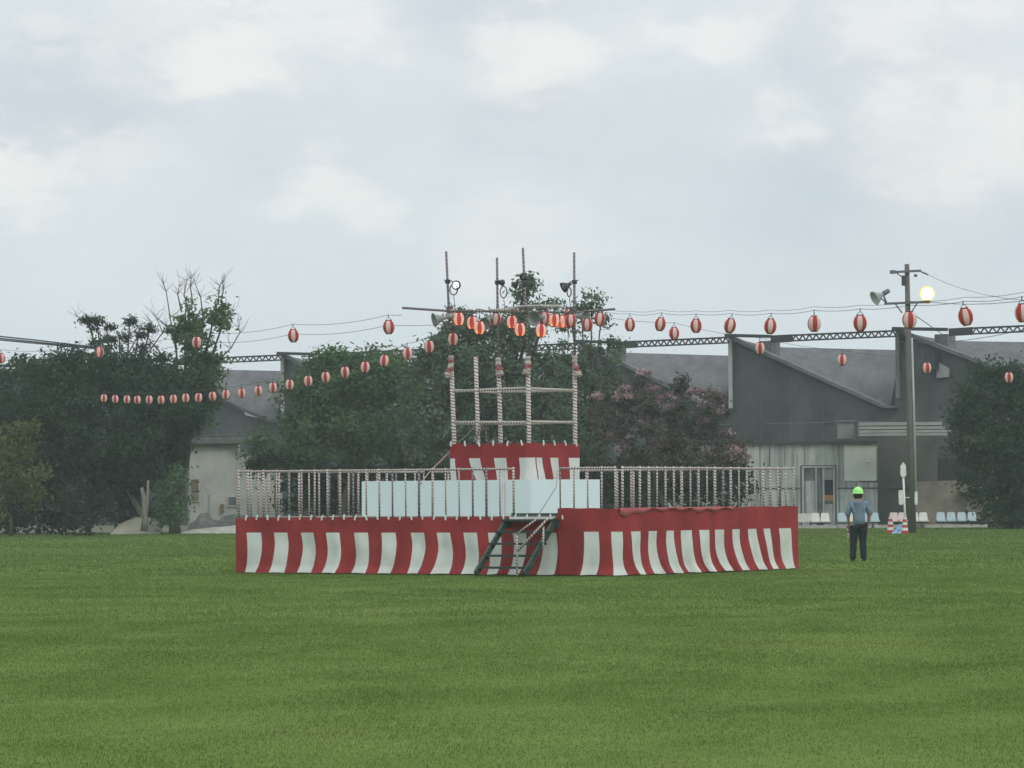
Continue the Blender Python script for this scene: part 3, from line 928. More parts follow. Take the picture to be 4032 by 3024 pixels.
m = MB()
z1 = zpx(3200, 1747)
wall(m, 2600, 3148, 0, z1)
wall(m, 3148, 3292, zpx(3220, 1832), z1)
wall(m, 3292, 3452, 0, z1)
m.build('wall', M['annex_wall'], anx)
m = MB()
for x in (2700, 2800, 2900, 2990, 3028, 3088, 3120, 3166, 3300, 3328, 3367, 3415):
    wall(m, x, x + 2.2, zpx(x, 1925) if x in (3328, 3415) else 0.3, z1 - .05, t=.03, proud=.02)
wall(m, 2960, 3146, zpx(3100, 1925), zpx(3100, 1921), t=.03, proud=.024)
wall(m, 3294, 3452, zpx(3300, 1925), zpx(3300, 1920), t=.03, proud=.024)
wall(m, 3380, 3452, zpx(3400, 1899), zpx(3400, 1894), t=.03, proud=.024)
m.build('panel_seam', M['annex_dark'], anx)
m = MB()
wall(m, 3322, 3447, zpx(3400, 1893), zpx(3400, 1752), t=.04, proud=.045)
m.build('wall_panel', plain('pale_panel_board', (0.66, 0.67, 0.63), (0.56, 0.58, 0.55), 1, .8), anx, label='newer pale wall panel')
m = MB()
wall(m, 2590, 3455, z1, z1 + .12, t=1.0, proud=.18)
m.build('roof', M['dark_steel'], anx)
m = MB()
for a_, c_ in ((3155, 3163), (3208, 3213), (3236, 3243), (3278, 3284)):
    wall(m, a_, c_, 0.1, zpx(3220, 1842), t=.1, proud=.05)
wall(m, 3155, 3284, zpx(3220, 1842), zpx(3220, 1836), t=.12, proud=.06)
dr = m.build('door_frame', M['pipe'], anx)
ORIG[dr.name] = ORIG[anx.name]
m = MB()
wall(m, 3163, 3208, zpx(3200, 1890), zpx(3200, 1842), t=.04, proud=-.04)
wall(m, 3213, 3236, zpx(3200, 2060), zpx(3200, 1842), t=.04, proud=-.04)
m.build('pane', M['window_glass'], dr)
m = MB()
wall(m, 3163, 3208, .1, zpx(3200, 1892), t=.05, proud=-.05)
wall(m, 3243, 3278, zpx(3200, 1890), zpx(3200, 1842), t=.05, proud=-.05)
wall(m, 3243, 3278, .1, zpx(3200, 1985), t=.05, proud=-.05)
m.build('door', M['annex_wall'], anx)
m = MB()
wall(m, 3245, 3276, zpx(3260, 1948), zpx(3260, 1890), t=.05, proud=-.03)
m.build('notice_board', M['navy'], anx)
m = MB()
wall(m, 3243, 3278, zpx(3260, 1972), zpx(3260, 1949), t=.05, proud=-.02)
m.build('orange_box', M['orange'], anx)
m = MB()
m.lathe([(.0, -.08), (.06, -.06), (.085, 0), (.06, .06), (0, .08)], W(3415, 1818, AD - .15), 10)
m.tube([W(3415, 1810, AD - .15), W(3418, 1790, AD - .08)], .015, 5)
m.build('wall_lamp', M['white_paint'], anx, smooth=True)
m = MB()
wall(m, 3452, 3690, zpx(3500, 1920), zpx(3500, 1718), d=AD + .8)
wall(m, 3452, 3690, 0, zpx(3500, 1919), d=AD + .7)
wall(m, 3690, 4300, zpx(3700, 1885), zpx(3700, 1718), d=AD + 1.5)
m.build('dark_wall', M['annex_dark'], anx)
m = MB()
wall(m, 3684, 3800, zpx(3700, 1890), zpx(3700, 1805), d=AD + 1.2, t=.2)
m.build('window', M['window_dark'], anx)
m = MB()
wall(m, 3670, 3676, zpx(3700, 1895), zpx(3700, 1790), d=AD + .9, t=.1)
m.build('window_trim', M['trim'], anx)
m = MB()
wall(m, 3500, 3600, zpx(3500, 1921), zpx(3500, 1917), d=AD + .6, t=.1)
m.build('wall_ledge', M['trim'], anx)

m = MB()
pts = [(3602, 2078), (3602, 1897), (3690, 1894), (3800, 1892), (3812, 1900), (3830, 1925), (3862, 1935), (3872, 1960), (3895, 1975), (3900, 2078)]
m.prism([W(x, y, 177.2) for (x, y) in pts], (0, .5, 0))
for k in range(26):
    x, y = random.uniform(3790, 3930), random.uniform(1915, 2070)
    c = W(x, y, 176.9)
    m.box(c, (random.uniform(.2, .8), .4, random.uniform(.08, .3)), random.uniform(-.4, .4), tilt=Matrix.Rotation(random.uniform(-.4, .4), 3, 'Y'))
o = m.build('broken_wall', M['annex_brown'], None, Z(3750, 0, 177.2))
tag(o, 'broken brown stained low wall behind the row of blue seats', 'wall')

cp = thing('canopy', Z(3560, 0, 175.5), 'flat metal slatted canopy above the dark doorway behind the utility pole', 'canopy')
m = MB()
for k, (ya, yb) in enumerate(((1662, 1675), (1679, 1690), (1693, 1704), (1706, 1716))):
    x1 = (3708, 3722, 3742, 3730)[k]
    wall(m, 3383, x1, zpx(3500, yb, 175.5), zpx(3500, ya, 175.5), d=175.5, t=.9, proud=.05 * k)
m.build('slat', plain('dull_metal_slats', (0.24, 0.25, 0.25), (0.34, 0.34, 0.32), 1.2, .7, stretch=(1, 1, 8), detail=8), cp)
m = MB()
wall(m, 3378, 3700, zpx(3500, 1714, 175.5), zpx(3500, 1664, 175.5), d=176.6, t=.15)
for x in (3384, 3690):
    m.beam(Z(x, zpx(x, 1700, 175.5), 176.6), Z(x, zpx(x, 1700, 175.5), AD + .9), .1, .1)
m.build('bracket', M['dark_steel'], cp)
m = MB()
wall(m, 3299, 3361, zpx(3330, 1727, 176.4), zpx(3330, 1659, 176.4), d=176.4, t=.6)
wall(m, 3292, 3366, zpx(3330, 1660, 176.4), zpx(3330, 1656, 176.4), d=176.3, t=.8)
o = m.build('metal_box', plain('box_metal', (0.22, 0.23, 0.235), (0.17, 0.18, 0.18), 2, .6), None, Z(3330, 0, 176.4))
tag(o, 'square grey metal box on the annex eaves left of the canopy', 'box')

# ---------------------------------------------------------------- pale house on the left
HD = 174.5
hs = thing('plaster_house', Z(870, 0, HD), 'pale plaster shed with a dark flat roof left of the stage', 'house')
m = MB()
zt = zpx(800, 1748, HD)
wall(m, 738, 925, 0, zt, HD, 3.0)
wall(m, 925, 985, 0, zpx(950, 1778, HD), HD, 2.6, proud=-.1)
m.prism([W(985, 2095, HD + .1), W(985, 1800, HD + .1), W(1010, 1850, HD + .1), W(1110, 1870, HD + .1), W(1110, 2095, HD + .1)], (0, .3, 0))
m.build('wall', M['house_wall'], hs)
m = MB()
wall(m, 730, 925, zpx(800, 1747, HD), zpx(800, 1722, HD), HD, 3.2, proud=.22)
m.prism([W(925, 1722, HD - .5), W(1012, 1714, HD - .5), W(975, 1742, HD - .5), W(925, 1745, HD - .5)], (0, 2.8, 0))
m.build('roof', M['slate'], hs)
m = MB()
wall(m, 738, 920, zpx(800, 1752, HD), zpx(800, 1748, HD), HD, .3, proud=.25)
m.build('eaves', M['dark_steel'], hs)
for (x0, x1, y0, y1, mm) in ((750, 779, 1888, 1932, 'brown'), (752, 779, 1938, 1972, 'rubble'), (897, 928, 1958, 1990, 'window_glass')):
    m = MB()
    wall(m, x0, x1, zpx(x0, y1, HD), zpx(x0, y0, HD), HD, .06, proud=.03)
    w_ = m.build('window', M[mm], hs)
    m = MB()
    za, zb = zpx(x0, y1, HD), zpx(x0, y0, HD)
    wall(m, x0 - 5, x0, za - .06, zb + .06, HD, .08, proud=.05)
    wall(m, x1, x1 + 5, za - .06, zb + .06, HD, .08, proud=.05)
    wall(m, x0, x1, za - .06, za, HD, .08, proud=.05)
    wall(m, x0, x1, zb, zb + .06, HD, .08, proud=.05)
    m.build('frame', M['house_wall'], w_)
m = MB()
wall(m, 865, 880, zpx(870, 2014, HD), zpx(870, 1985, HD), HD, .15, proud=.14)
m.build('meter_box', M['brown'], hs)
m = MB()
wall(m, 819, 822, zpx(870, 2060, HD), zpx(870, 1945, HD), HD, .05, proud=.06)
wall(m, 738, 744, 0, zpx(870, 1760, HD), HD, .05, proud=.06)
m.build('drain_pipe', M['pipe'], hs)
m = MB()
m.prism([W(1020, 1805, HD + 3), W(1035, 1775, HD + 3), W(1085, 1778, HD + 3), W(1100, 1800, HD + 3), W(1080, 1812, HD + 3)], (0, 1, 0))
o = m.build('roof_sheet', M['house_wall'], None, Z(1050, 0, HD + 3))
tag(o, 'pale sheet roof peeping out between the shed and the conifer branches', 'roof sheet')
tree('conifer', 'low dark conifer branches over the left stage railing', 'tree', 167, 1090,
     [(1030, 1815, 55, 22), (1090, 1800, 70, 28), (1150, 1820, 60, 30), (1000, 1830, 30, 8)], 'leaf_shrub', 0.10, 65, clump=(.12, .3), shell=.2, trunk=.1, limbs=False)

# rubble pile and pale mounds
def mound(name, pts, depth, mat, d, label, cat):
    m_ = MB()
    n = len(pts)
    base = d
    rows = 7
    for j in range(rows):
        t = j / (rows - 1)
        k = math.sin(PI * t) ** .7
        for (x, y) in pts:
            p = W(x, y, d)
            zz = max(p.z, 0) * (k if 0 < t < 1 else 0)
            m_.v.append(Vector((p.x + random.uniform(-.05, .05), d + depth * (t - .5), zz + random.uniform(-.03, .04) * (zz > 0))))
    for j in range(rows - 1):
        for i in range(n - 1):
            a0 = j * n + i
            m_.face((a0, a0 + 1, a0 + n + 1, a0 + n))
    o_ = m_.build(name, mat, None, Z(pts[n // 2][0], 0, d))
    return tag(o_, label, cat)


mound('rubble_heap', [(740, 2095), (750, 2062), (775, 2048), (790, 2025), (815, 2020), (835, 2040), (860, 2052), (880, 2034), (920, 2024), (950, 2030), (985, 2034), (1020, 2050), (1060, 2095)], 2.5, plain('dark_rubble', (0.11, 0.115, 0.11), (0.20, 0.20, 0.19), 2.2, .95, bump=.7, detail=9), 170, 'dark heap of rubble at the foot of the pale shed', 'rubble heap')
mound('sand_heap', [(440, 2095), (470, 2065), (500, 2050), (535, 2036), (570, 2034), (605, 2040), (625, 2060), (640, 2095)], 2.0, M['pile'], 166, 'pale sand coloured mound beside the forked trunk', 'mound')
mound('earth_bank', [(720, 2098), (760, 2088), (830, 2080), (900, 2072), (960, 2066), (1020, 2064), (1100, 2070), (1180, 2085), (1230, 2098)], 2.0, M['kerb'], 167, 'low pale concrete bank in front of the rubble heap', 'bank')

# ================================================================== STAGE
DECK = 1.18


def S(u, v, z):
    return NEAR + U * u + V * v + Vector((0, 0, z))


def s_of(px, base=NEAR, dr=U):
    k = (px - 2016) / F
    return (k * base.y - base.x) / (dr.x - k * dr.y)


stage = thing('festival_stage', S(LU / 2, LV / 2, 0), 'large square raised festival stage ringed with tape wrapped railings', 'stage')
m = MB()
mat_c = S(LU / 2, LV / 2, DECK - .04)
ang = math.atan2(-U.y, -U.x)
m.box(mat_c, (LU - .1, LV - .1, .08), ang)
m.build('deck', M['wood_deck'], stage)
m = MB()
for a_ in (0.05, LU / 3, 2 * LU / 3, LU - .05):
    for c_ in (0.08, LV / 3, 2 * LV / 3, LV - .08):
        m.tube([S(a_, c_, 0), S(a_, c_, DECK - .09)], .03, 6)
for c_ in (0.12, LV - .12):
    m.beam(S(0.05, c_, DECK - .14), S(LU - .05, c_, DECK - .14), .05, .1)
m.build('frame', M['steel'], stage)
RT = 2.125
sL, sR = s_of(2016), s_of(2199)


def railing(runs, step):
    """runs: list of (p(u), length, skip) pieces sharing one handrail mesh"""
    m_ = MB()
    spots = []
    for (f, L0, L1) in runs:
        n_ = max(1, round((L1 - L0) / step))
        m_.tube([f(L0 + (L1 - L0) * k / n_) for k in range(n_ + 1)], .023, 7)
        spots += [f(L0 + (L1 - L0) * k / n_) for k in range(n_ + 1)]
    r_ = m_.build('railing', M['tape'], stage, smooth=True)
    for p in spots:
        b_ = MB()
        rr = random.choice((.017, .019, .021, .026))
        b_.tube([Vector((p.x, p.y, DECK - .02)), Vector((p.x + random.uniform(-.006, .006), p.y, RT + .035))], rr, 7)
        b_.build('baluster', M['tape'] if random.random() < .8 else M['tape_faded'], r_, smooth=True)
    return r_


railing([(lambda s: S(s, .04, RT), 0.02, sR), (lambda s: S(s, .04, RT), sL, LU - .02)], .325)
railing([(lambda s: S(.04, s, RT), .33, LV - .02)], .33)
railing([(lambda s: S(s, LV - .04, RT + .005), 0.35, LU - .05)], .40)
railing([(lambda s: S(LU - .04, s, RT + .003), .33, LV - .4)], .36)
m = MB()
p0, p1 = S(sR + .02, .0, 0), S(sL - .02, .0, 0)
m.beam(p0 + Vector((0, 0, DECK + .035)), p1 + Vector((0, 0, DECK + .035)), .18, .055)
m.build('threshold_board', M['green_paint'], stage)
m = MB()
m.beam(p0 - V * .13 + Vector((0, 0, DECK - .045)), p1 - V * .13 + Vector((0, 0, DECK - .045)), .05, .075)
m.build('edge_rail', M['white_paint'], stage)


# ------------------------------------------------------------------ striped curtains
def curtain(name, path, smax, whites, zt, zb, zband, shift, out, label, cat='curtain', ties=(), seed=0, group=None, flare=.02, rows=18):
    """path(s) -> (point, outward normal, direction to the picture's right); whites: [(s0, s1)]"""
    rnd = random.Random(seed)
    edges = [0.0]
    cols = []
    for (a_, c_) in sorted(whites):
        if a_ > edges[-1] + 1e-3:
            cols.append((edges[-1], a_, 0))
        cols.append((max(a_, edges[-1]), c_, 1))
        edges.append(c_)
    if smax > edges[-1] + 1e-3:
        cols.append((edges[-1], smax, 0))
    xs, cc = [], []
    for (a_, c_, w_) in cols:
        n_ = max(3, int((c_ - a_) / .06))
        for k in range(n_):
            xs.append(a_ + (c_ - a_) * k / n_)
            cc.append(w_)
    xs.append(smax)
    ph = [rnd.uniform(0, 6.28) for _ in range(8)]

    def sag(s):
        return .5 + .5 * math.sin(s * 3.3 + ph[0]) * math.sin(s * 1.1 + ph[1])
    zt_ = zt if callable(zt) else (lambda s: zt)
    zrows = [0, .25, .5, .75, 1.0] + [1 + (k + 1) / rows for k in range(rows)]
    m_ = MB()
    W_ = len(xs)
    for t in zrows:
        for s in xs:
            p, nrm, rt = path(s)
            top = zt_(s)
            z = top + (zband - top) * t if t <= 1 else zband + (zb - zband) * (t - 1)
            q = (top - z) / (top - zb)
            d_ = .02 + q * .035 * math.sin(s * 11.0 + ph[2] + q * 1.4) + q * .03 * math.sin(s * 5.1 + ph[3]) + flare * q ** 4 + .012 * math.sin(s * 23 + ph[4]) * q
            d_ += .035 * max(0.0, (q - .88) / .12)
            d_ += .018 * math.sin(q * 7 + s * 2 + ph[5]) * (1 - abs(2 * q - 1))
            d_ = .02 + (d_ - .02) * min(1.0, .1 + min(s, smax - s) / .9)
            sh = shift(s, max(0.0, (t - 1)) if t > 1 else 0.0, ph)
            edge = min(s, smax - s)
            sh *= min(1, .12 + edge / .55)
            sh += .022 * math.sin(s * 7.3 + ph[7]) * (max(0, t - 1) if t > 1 else 0)
            m_.v.append(p + nrm * (out + d_) + rt * sh + Vector((0, 0, z + (.006 * math.sin(s * 9 + ph[6]) if t in (0, zrows[-1]) else 0))))
    for r in range(len(zrows) - 1):
        for k in range(W_ - 1):
            mi = cc[k] if zrows[r] >= 1.0 - 1e-6 else 0
            a0 = r * W_ + k
            m_.face((a0, a0 + 1, a0 + W_ + 1, a0 + W_), None, mi)
    root = thing(name, path(smax / 2)[0], label, cat, group)
    m_.build('striped_cloth', [M['cloth_red'], M['cloth_white']], root, smooth=True)
    for s in ties:
        p, nrm, rt = path(s)
        b_ = MB()
        z = zt_(s)
        j = rnd.uniform(-.03, .03)
        c0 = p + nrm * (out + .035) + Vector((0, 0, z))
        b_.tube([c0 + rt * j + Vector((0, 0, .06)), c0 + Vector((0, 0, 0)) + nrm * .015, c0 - rt * j * .5 - Vector((0, 0, .05)) + nrm * .012], [.014, .020, .020], 6)
        b_.build('tie_loop', M['cloth_white'], root)
    return root


def s_left(px):
    return s_of(px)


def s_right(px):
    return s_of(px, NEAR, V)


A0 = s_left(2243)
A1 = LU - .02


def pathA(s):
    return (S(A0 + s, 0, 0), -V, -U)


wa = []
for c_, w_ in ((997, 53), (1102, 52), (1208, 52), (1312, 55), (1420, 53), (1526, 52), (1640, 55), (1746, 53), (1852, 56), (1945, 50), (2040, 55), (2158, 58)):
    wa.append((s_left(c_ + 6 + w_ / 2) - A0, s_left(c_ + 6 - w_ / 2) - A0))
curtain('striped_curtain', pathA, A1 - A0, wa, lambda s: 1.165 + .008 * math.sin(s * 6), 0.03, .855,
        lambda s, t, ph: .045 * math.sin(t * 3.3 + .3 * math.sin(s * 2)) - .07 * t ** 2.6 * (0.8 + .5 * math.sin(s * 2.7 + ph[7]) + .35 * math.sin(s * 6.1)), .05,
        'long red and white curtain on the stage front, left of and behind the stairs', ties=[.12 + .28 * k for k in range(int((A1 - A0) / .28))], seed=3)

CB = s_left(2203)        # length of the front piece of the second curtain, from the corner to the left


def pathB(s):
    if s < CB:
        return (S(CB - s, 0, 0), -V, -U)
    e = s - CB
    return (S(0, e, 0), -U, V)


wb = [(CB - s_left(2308), CB - s_left(2363))]
wb.append((CB - s_left(2413), CB + s_right(2430)))
for (a_, c_) in ((2471, 2510), (2542, 2580), (2615, 2645), (2678, 2717), (2748, 2785), (2811, 2846), (2877, 2912), (2942, 2976), (3000, 3030), (3062, 3104)):
    wb.append((CB + s_right(a_ - 13), CB + s_right(c_ - 13)))


def shiftB(s, t, ph):
    w_ = min(1, max(0, (s - CB + .35) / .45))
    left = .04 * math.sin(t * 3.1) - .03 * t + .17 * max(0, 1 - s / .45) * (t + .25)
    right = .03 * math.sin(t * 2.8 + s * .8) - .02 + (.13 + .07 * math.sin((s - CB) * .45) + .04 * math.sin(s * 5.2)) * t ** 3 + .05 * t
    return left * (1 - w_) + right * w_


curtB = curtain('striped_curtain', pathB, CB + LV - .09, wb, lambda s: 1.335 + .006 * math.sin(s * 4), .03, .875, shiftB, .085,
        'taller red and white curtain round the near corner and right side of the stage', seed=8, flare=.04)

m = MB()
n_ = 60
for k in range(n_ + 1):
    e = -.05 + 4.4 * k / n_
    drop = .05 + .10 * max(0, math.sin(e * 2.1 + .9)) * (1 - e / 5) + .03 * math.sin(e * 9)
    for j in range(4):
        q = j / 3
        m.v.append(S(0, max(e, -.03), 1.34 - drop * q) - U * (.118 + .035 * math.sin(q * PI) + .012 * math.sin(e * 13)))
for k in range(n_):
    for j in range(3):
        a0 = k * 4 + j
        m.face((a0, a0 + 4, a0 + 5, a0 + 1))
m.build('folded_edge', plain('pale_red_lining', (0.42, 0.12, 0.12), (0.33, 0.07, 0.075), 3, .9), curtB, smooth=True)

# ------------------------------------------------------------------ pale panels round the tower foot
PN = Vector(Z(2086, 0, 77.2))
pan = thing('panel_enclosure', PN + Vector((0, 0, DECK)), 'pale blue white panel enclosure on the deck round the foot of the tower', 'panel enclosure')
pl = s_of(1424, PN, U)
pmid = s_of(1998, PN, U)
pr = s_of(2357, PN, V)


def panel(a_, c_, z0, z1, name='panel'):
    m_ = MB()
    d = (c_ - a_)
    m_.box((a_ + c_) / 2 + Vector((0, 0, (z0 + z1) / 2)), (d.length - .012, .035, z1 - z0), math.atan2(d.y, d.x))
    return m_.build(name, M['panel'], pan)


panel(PN, PN + U * pmid, DECK, 1.915)
panel(PN + U * pmid, PN + U * (pmid + pl) / 2, DECK, 1.912)
panel(PN + U * (pmid + pl) / 2, PN + U * pl, DECK, 1.91)
panel(PN + U * 0.0, PN + V * pr, DECK, 1.918)
panel(PN + U * pl, PN + U * pl + V * pr, DECK, 1.90)
panel(PN + V * pr, PN + U * pl + V * pr, DECK, 1.90)
m = MB()
p = PN + U * (pmid) - V * .03
m.box(p + Vector((0, 0, 1.55)), (.035, .02, .72), 0)
p = PN + U * (pmid + .09) - V * .03
m.box(p + Vector((0, 0, 1.55)), (.035, .02, .70), 0)
m.build('edge_strip', M['white_paint'], pan)

# ------------------------------------------------------------------ stairs
su0, su1 = s_of(2212), s_of(2008)
RUN, STEPS = 1.12, 5
st = thing('wooden_stairs', S((su0 + su1) / 2, -RUN / 2, 0), 'dark green open stairs with five treads leading up to the stage', 'stairs')
TOPZ = 1.15


def stp(u, t):
    """point on the stair slope: t = 0 at the foot, 1 at the stage"""
    return S(u, -.20 - RUN * (1 - t), TOPZ * t)


for u in (su0 + .04, su1 - .04):
    m = MB()
    a_, c_ = stp(u, 0.0) + Vector((0, 0, .06)), stp(u, 1.0) - Vector((0, 0, .04))
    m.beam(a_, c_, .05, .12)
    m.build('stringer', M['green_paint'], st)
for k in range(STEPS):
    t = (k + .8) / STEPS
    m = MB()
    a_, c_ = stp(su0 + .0, t), stp(su1 - .0, t)
    m.box((a_ + c_) / 2 + Vector((0, 0, .0)), ((c_ - a_).length, .22, .042), math.atan2(U.y, U.x))
    m.build('tread', M['tread_green'], st)
m = MB()
for u in (su0 + .04, su1 - .04):
    q = stp(u, 1)
    m.beam(q + Vector((0, 0, -.12)), q + V * .2 + Vector((0, 0, -.1)), .05, .16)
m.build('top_bracket', M['dark_steel'], st)
hr_u = su0 + .19
m = MB()
f0 = stp(hr_u, .02) - V * .06
P0 = Vector((f0.x, f0.y, 0))
P1 = P0 + Vector((0, 0, .85))
P0b = P0 + Vector((0, 0, .50))
m.tube([P0, P0 + Vector((.005, 0, .5)), P1], .020, 7)
mid = W(2107, 2048, 73.9)
m.tube([P1, mid, W(2112, 2040, 74.2)], .018, 7)
m.tube([P0b, W(2155, 2043, 74.0)], .023, 7)
m.tube([W(2140, 2075, 73.9), W(2139, 2158, 73.75)], .018, 7)
m.tube([W(2112, 2040, 74.2), W(2190, 1918, 74.95), W(2196, 1850, 75.0)], .011, 6)
m.build('handrail', M['tape'], st, smooth=True)

# ================================================================== TOWER
TN = Vector((0.37, 78.75, 0))
TL, TR = TN + U * 1.9, TN + V * 1.8
TF = TN + U * 1.9 + V * 1.8
TM = TN + U * 1.29
tow = thing('drum_tower', (TN + TF) / 2 + Vector((0, 0, DECK)), 'open tower of tape wrapped posts standing on the middle of the stage', 'tower')
INS = (ctr0 := (TN + TF) / 2)
tops = {}
for key, p, tp in (('n', TN, W(2078, 1403, 78.7)), ('l', TL, W(1776, 1400, 79.8)), ('r', TR, W(2263, 1400, 80.3)), ('f', TF, W(1962, 1408, 81.3)), ('m', TM, W(1873, 1403, 79.45))):
    m = MB()
    p = p.lerp(INS, .035)
    bot = Vector((p.x, p.y, DECK))
    m.tube([bot, bot.lerp(tp, .5), tp], .047 if key != 'm' else .044, 10)
    m.build('post', M['tape_wide'], tow, smooth=True)
    tops[key] = (bot, tp)
masts = {}
for key, q in (('n', (2059, 976, 78.7)), ('l', (1757, 990, 79.8)), ('r', (2261, 994, 80.3)), ('f', (1957, 1014, 81.3))):
    m = MB()
    tp = tops[key][1]
    e = W(*q)
    m.tube([tp + Vector((0, 0, -.1)), tp.lerp(e, .45), e], .027, 7)
    m.tube([tp.lerp(e, .45) - Vector((0, 0, .15)), tp.lerp(e, .45) + Vector((0, 0, .15))], .034, 7)
    m.build('mast', M['tape_faded'], tow, smooth=True)
    masts[key] = (tp, e)


def on(key, z):
    a_, c_ = tops[key]
    return a_.lerp(c_, (z - a_.z) / (c_.z - a_.z))


def onm(key, z):
    a_, c_ = masts[key]
    return a_.lerp(c_, (z - a_.z) / (c_.z - a_.z))


for z in (3.12, 3.80):
    for a_, c_ in (('l', 'n'), ('n', 'r'), ('r', 'f'), ('f', 'l')):
        m = MB()
        dz = random.uniform(-.02, .02)
        m.tube([on(a_, z + dz), on(c_, z - dz)], .030 if a_ in 'ln' else .026, 8)
        m.build('cross_rail', M['tape_wide'], tow, smooth=True)
m = MB()
ctr = (TN + TF) / 2
m.box(ctr + Vector((0, 0, 2.60)), (1.9, 1.8, .07), ang)
m.build('platform', M['wood_deck'], tow)
m = MB()
m.tube([on('m', 3.1), W(1810, 1740, 79.5)], .014, 5)
m.tube([on('m', 2.9), W(1903, 1690, 79.4), W(1912, 1665, 79.4), W(1916, 1740, 79.4)], .016, 5)
m.tube([W(1868, 1740, 79.3), W(1896, 1675, 79.35)], .03, 6)
m.build('hanging_cord', M['tape_faded'], tow)
# bunched cloth tied round the posts
for key, spots in (('l', ((1768, 1462, .085), (1764, 1478, .10), (1783, 1440, .07))), ('f', ((1968, 1452, .075), (1976, 1478, .07), (1962, 1430, .055))),
                   ('n', ((2074, 1448, .075), (2068, 1468, .06), (2080, 1430, .06))), ('r', ((2272, 1456, .08), (2288, 1476, .055), (2268, 1430, .07)))):
    m = MB()
    d = tops[key][1].y - .06
    side = -1 if key in 'ln' else 1
    x0_, y0_, _ = spots[0]
    for k in range(5):
        rr_ = .052 + .0085 * k + random.uniform(-.012, .012)
        cx_ = x0_ - side * 5 + side * (2.2 * k + random.uniform(-1.5, 1.5)) * (1 if key in 'lr' else .6)
        c0_ = W(cx_, y0_ - 18 + 9.5 * k, d)
        n_ = 12
        ph_ = random.uniform(0, 6)
        base_i = len(m.v)
        for (rf, h) in ((.72, .034), (1.0, .012), (1.02, -.014), (.74, -.034)):
            for q in range(n_):
                a2 = 2 * PI * q / n_
                w2 = rr_ * rf * (1 + .16 * math.sin(3 * a2 + ph_) + .08 * math.sin(5 * a2 + 2 * ph_))
                m.v.append(c0_ + Vector((w2 * math.cos(a2), w2 * math.sin(a2), h + .012 * math.sin(2 * a2 + ph_))))
        for j in range(3):
            for q in range(n_):
                q2 = (q + 1) % n_
                m.face((base_i + j * n_ + q, base_i + (j + 1) * n_ + q, base_i + (j + 1) * n_ + q2, base_i + j * n_ + q2), None, (0, 1, 1, 0, 0)[k])
        m.face([base_i + q for q in range(n_)], None, (0, 1, 1, 0, 0)[k])
        m.face([base_i + 3 * n_ + q for q in range(n_)][::-1], None, (0, 1, 1, 0, 0)[k])
    a_, c_ = tops[key]
    for k in range(4):
        q = c_ - Vector((0, 0, .04 + .075 * k))
        m.lathe([(.048, -.034), (.062, -.02), (.060, .02), (.048, .034)], q, 12, mi=(0, 1, 0, 1)[k] if key == 'l' else (0, 0, 1, 0)[k])
    m.build('cloth_bunch', [M['dull_pink'], M['dull_red']], tow, smooth=True)
# skirt of the tower
CT = s_of(1781, TN, U)


def pathT(s):
    if s < CT:
        return (TN + U * (CT - s) + (-V - U) * .012, -V, -U)
    return (TN + V * (s - CT), -U, V)


TRr = s_of(2264, TN, V)
wt = [(0.0, CT - s_of(1800, TN, U))]
for a_, c_ in ((1855, 1900), (1954, 2002), (2050, 2090)):
    wt.append((CT - s_of(a_, TN, U), CT - s_of(c_, TN, U)))
for a_, c_ in ((2093, 2117), (2149, 2183), (2219, 2263.5)):
    wt.append((CT + s_of(a_, TN, V), CT + s_of(c_, TN, V)))


def shiftT(s, t, ph):
    if s < CT * .8:
        return .30 * t ** 1.3 * (0.7 + .5 * math.sin(s * 2.4 + .6))
    if s < CT + .1:
        return .05 * t * math.sin(t * 5)
    return .22 * t ** 1.8 * (1.2 - .6 * (s - CT))


curtain('striped_curtain', pathT, CT + TRr, wt, lambda s: 2.675 + .008 * math.sin(s * 7), 1.55, 2.375, shiftT, .085,
        'smaller red and white striped curtain tied round the upper tower platform', ties=[.04 + .355 * k for k in range(6)] + [CT + .3, CT + .72, CT + 1.14, CT + 1.56], seed=21, flare=.06)

# bars at the mast tops that carry speakers and lanterns
BZ = 5.47
m = MB()
bl_, br_ = W(1584, 1212, 79.3), W(2420, 1217, 81.0)
m.tube([bl_, onm('l', BZ), onm('r', BZ - .02), br_], .026, 7)
bar = m.build('crossbar', M['tape_faded'], tow, smooth=True)
m = MB()
m.tube([W(1960, 1222, 82.2), W(2010, 1213, 81.0), onm('n', BZ + .03), W(2210, 1206, 77.2)], .034, 7)
m.tube([W(1925, 1222, 79.5), W(2040, 1219, 79.0)], .03, 7)
m.build('crossbar', M['tape_wide'], tow, smooth=True, label='short thick crossbar pointing towards the viewer')


def horn(px, py, d, axis, label, sc=1.0):
    c = W(px, py, d)
    t = thing('horn_speaker', c, label, 'loudspeaker', 'grey horn loudspeakers on the tower')
    ax = Vector(axis).normalized()
    m_ = MB()
    m_.lathe([(.035 * sc, -.16 * sc), (.05 * sc, -.08 * sc), (.075 * sc, .0), (.11 * sc, .08 * sc), (.15 * sc, .13 * sc), (.155 * sc, .14 * sc), (.14 * sc, .13 * sc), (.10 * sc, .07 * sc), (.05 * sc, 0), (.0, 0)], c, 20, axis=ax)
    m_.build('horn', M['horn'], t, smooth=True)
    m_ = MB()
    m_.lathe([(0, -.30 * sc), (.06 * sc, -.29 * sc), (.065 * sc, -.17 * sc), (.03 * sc, -.155 * sc)], c, 14, axis=ax)
    m_.build('driver', M['horn'], t, smooth=True)
    m_ = MB()
    m_.tube([c - ax * .18 * sc, c - ax * .18 * sc + Vector((0, 0, .16)), c - ax * .1 * sc + Vector((0, 0, .26))], .012, 5)
    m_.build('bracket', M['steel'], t)


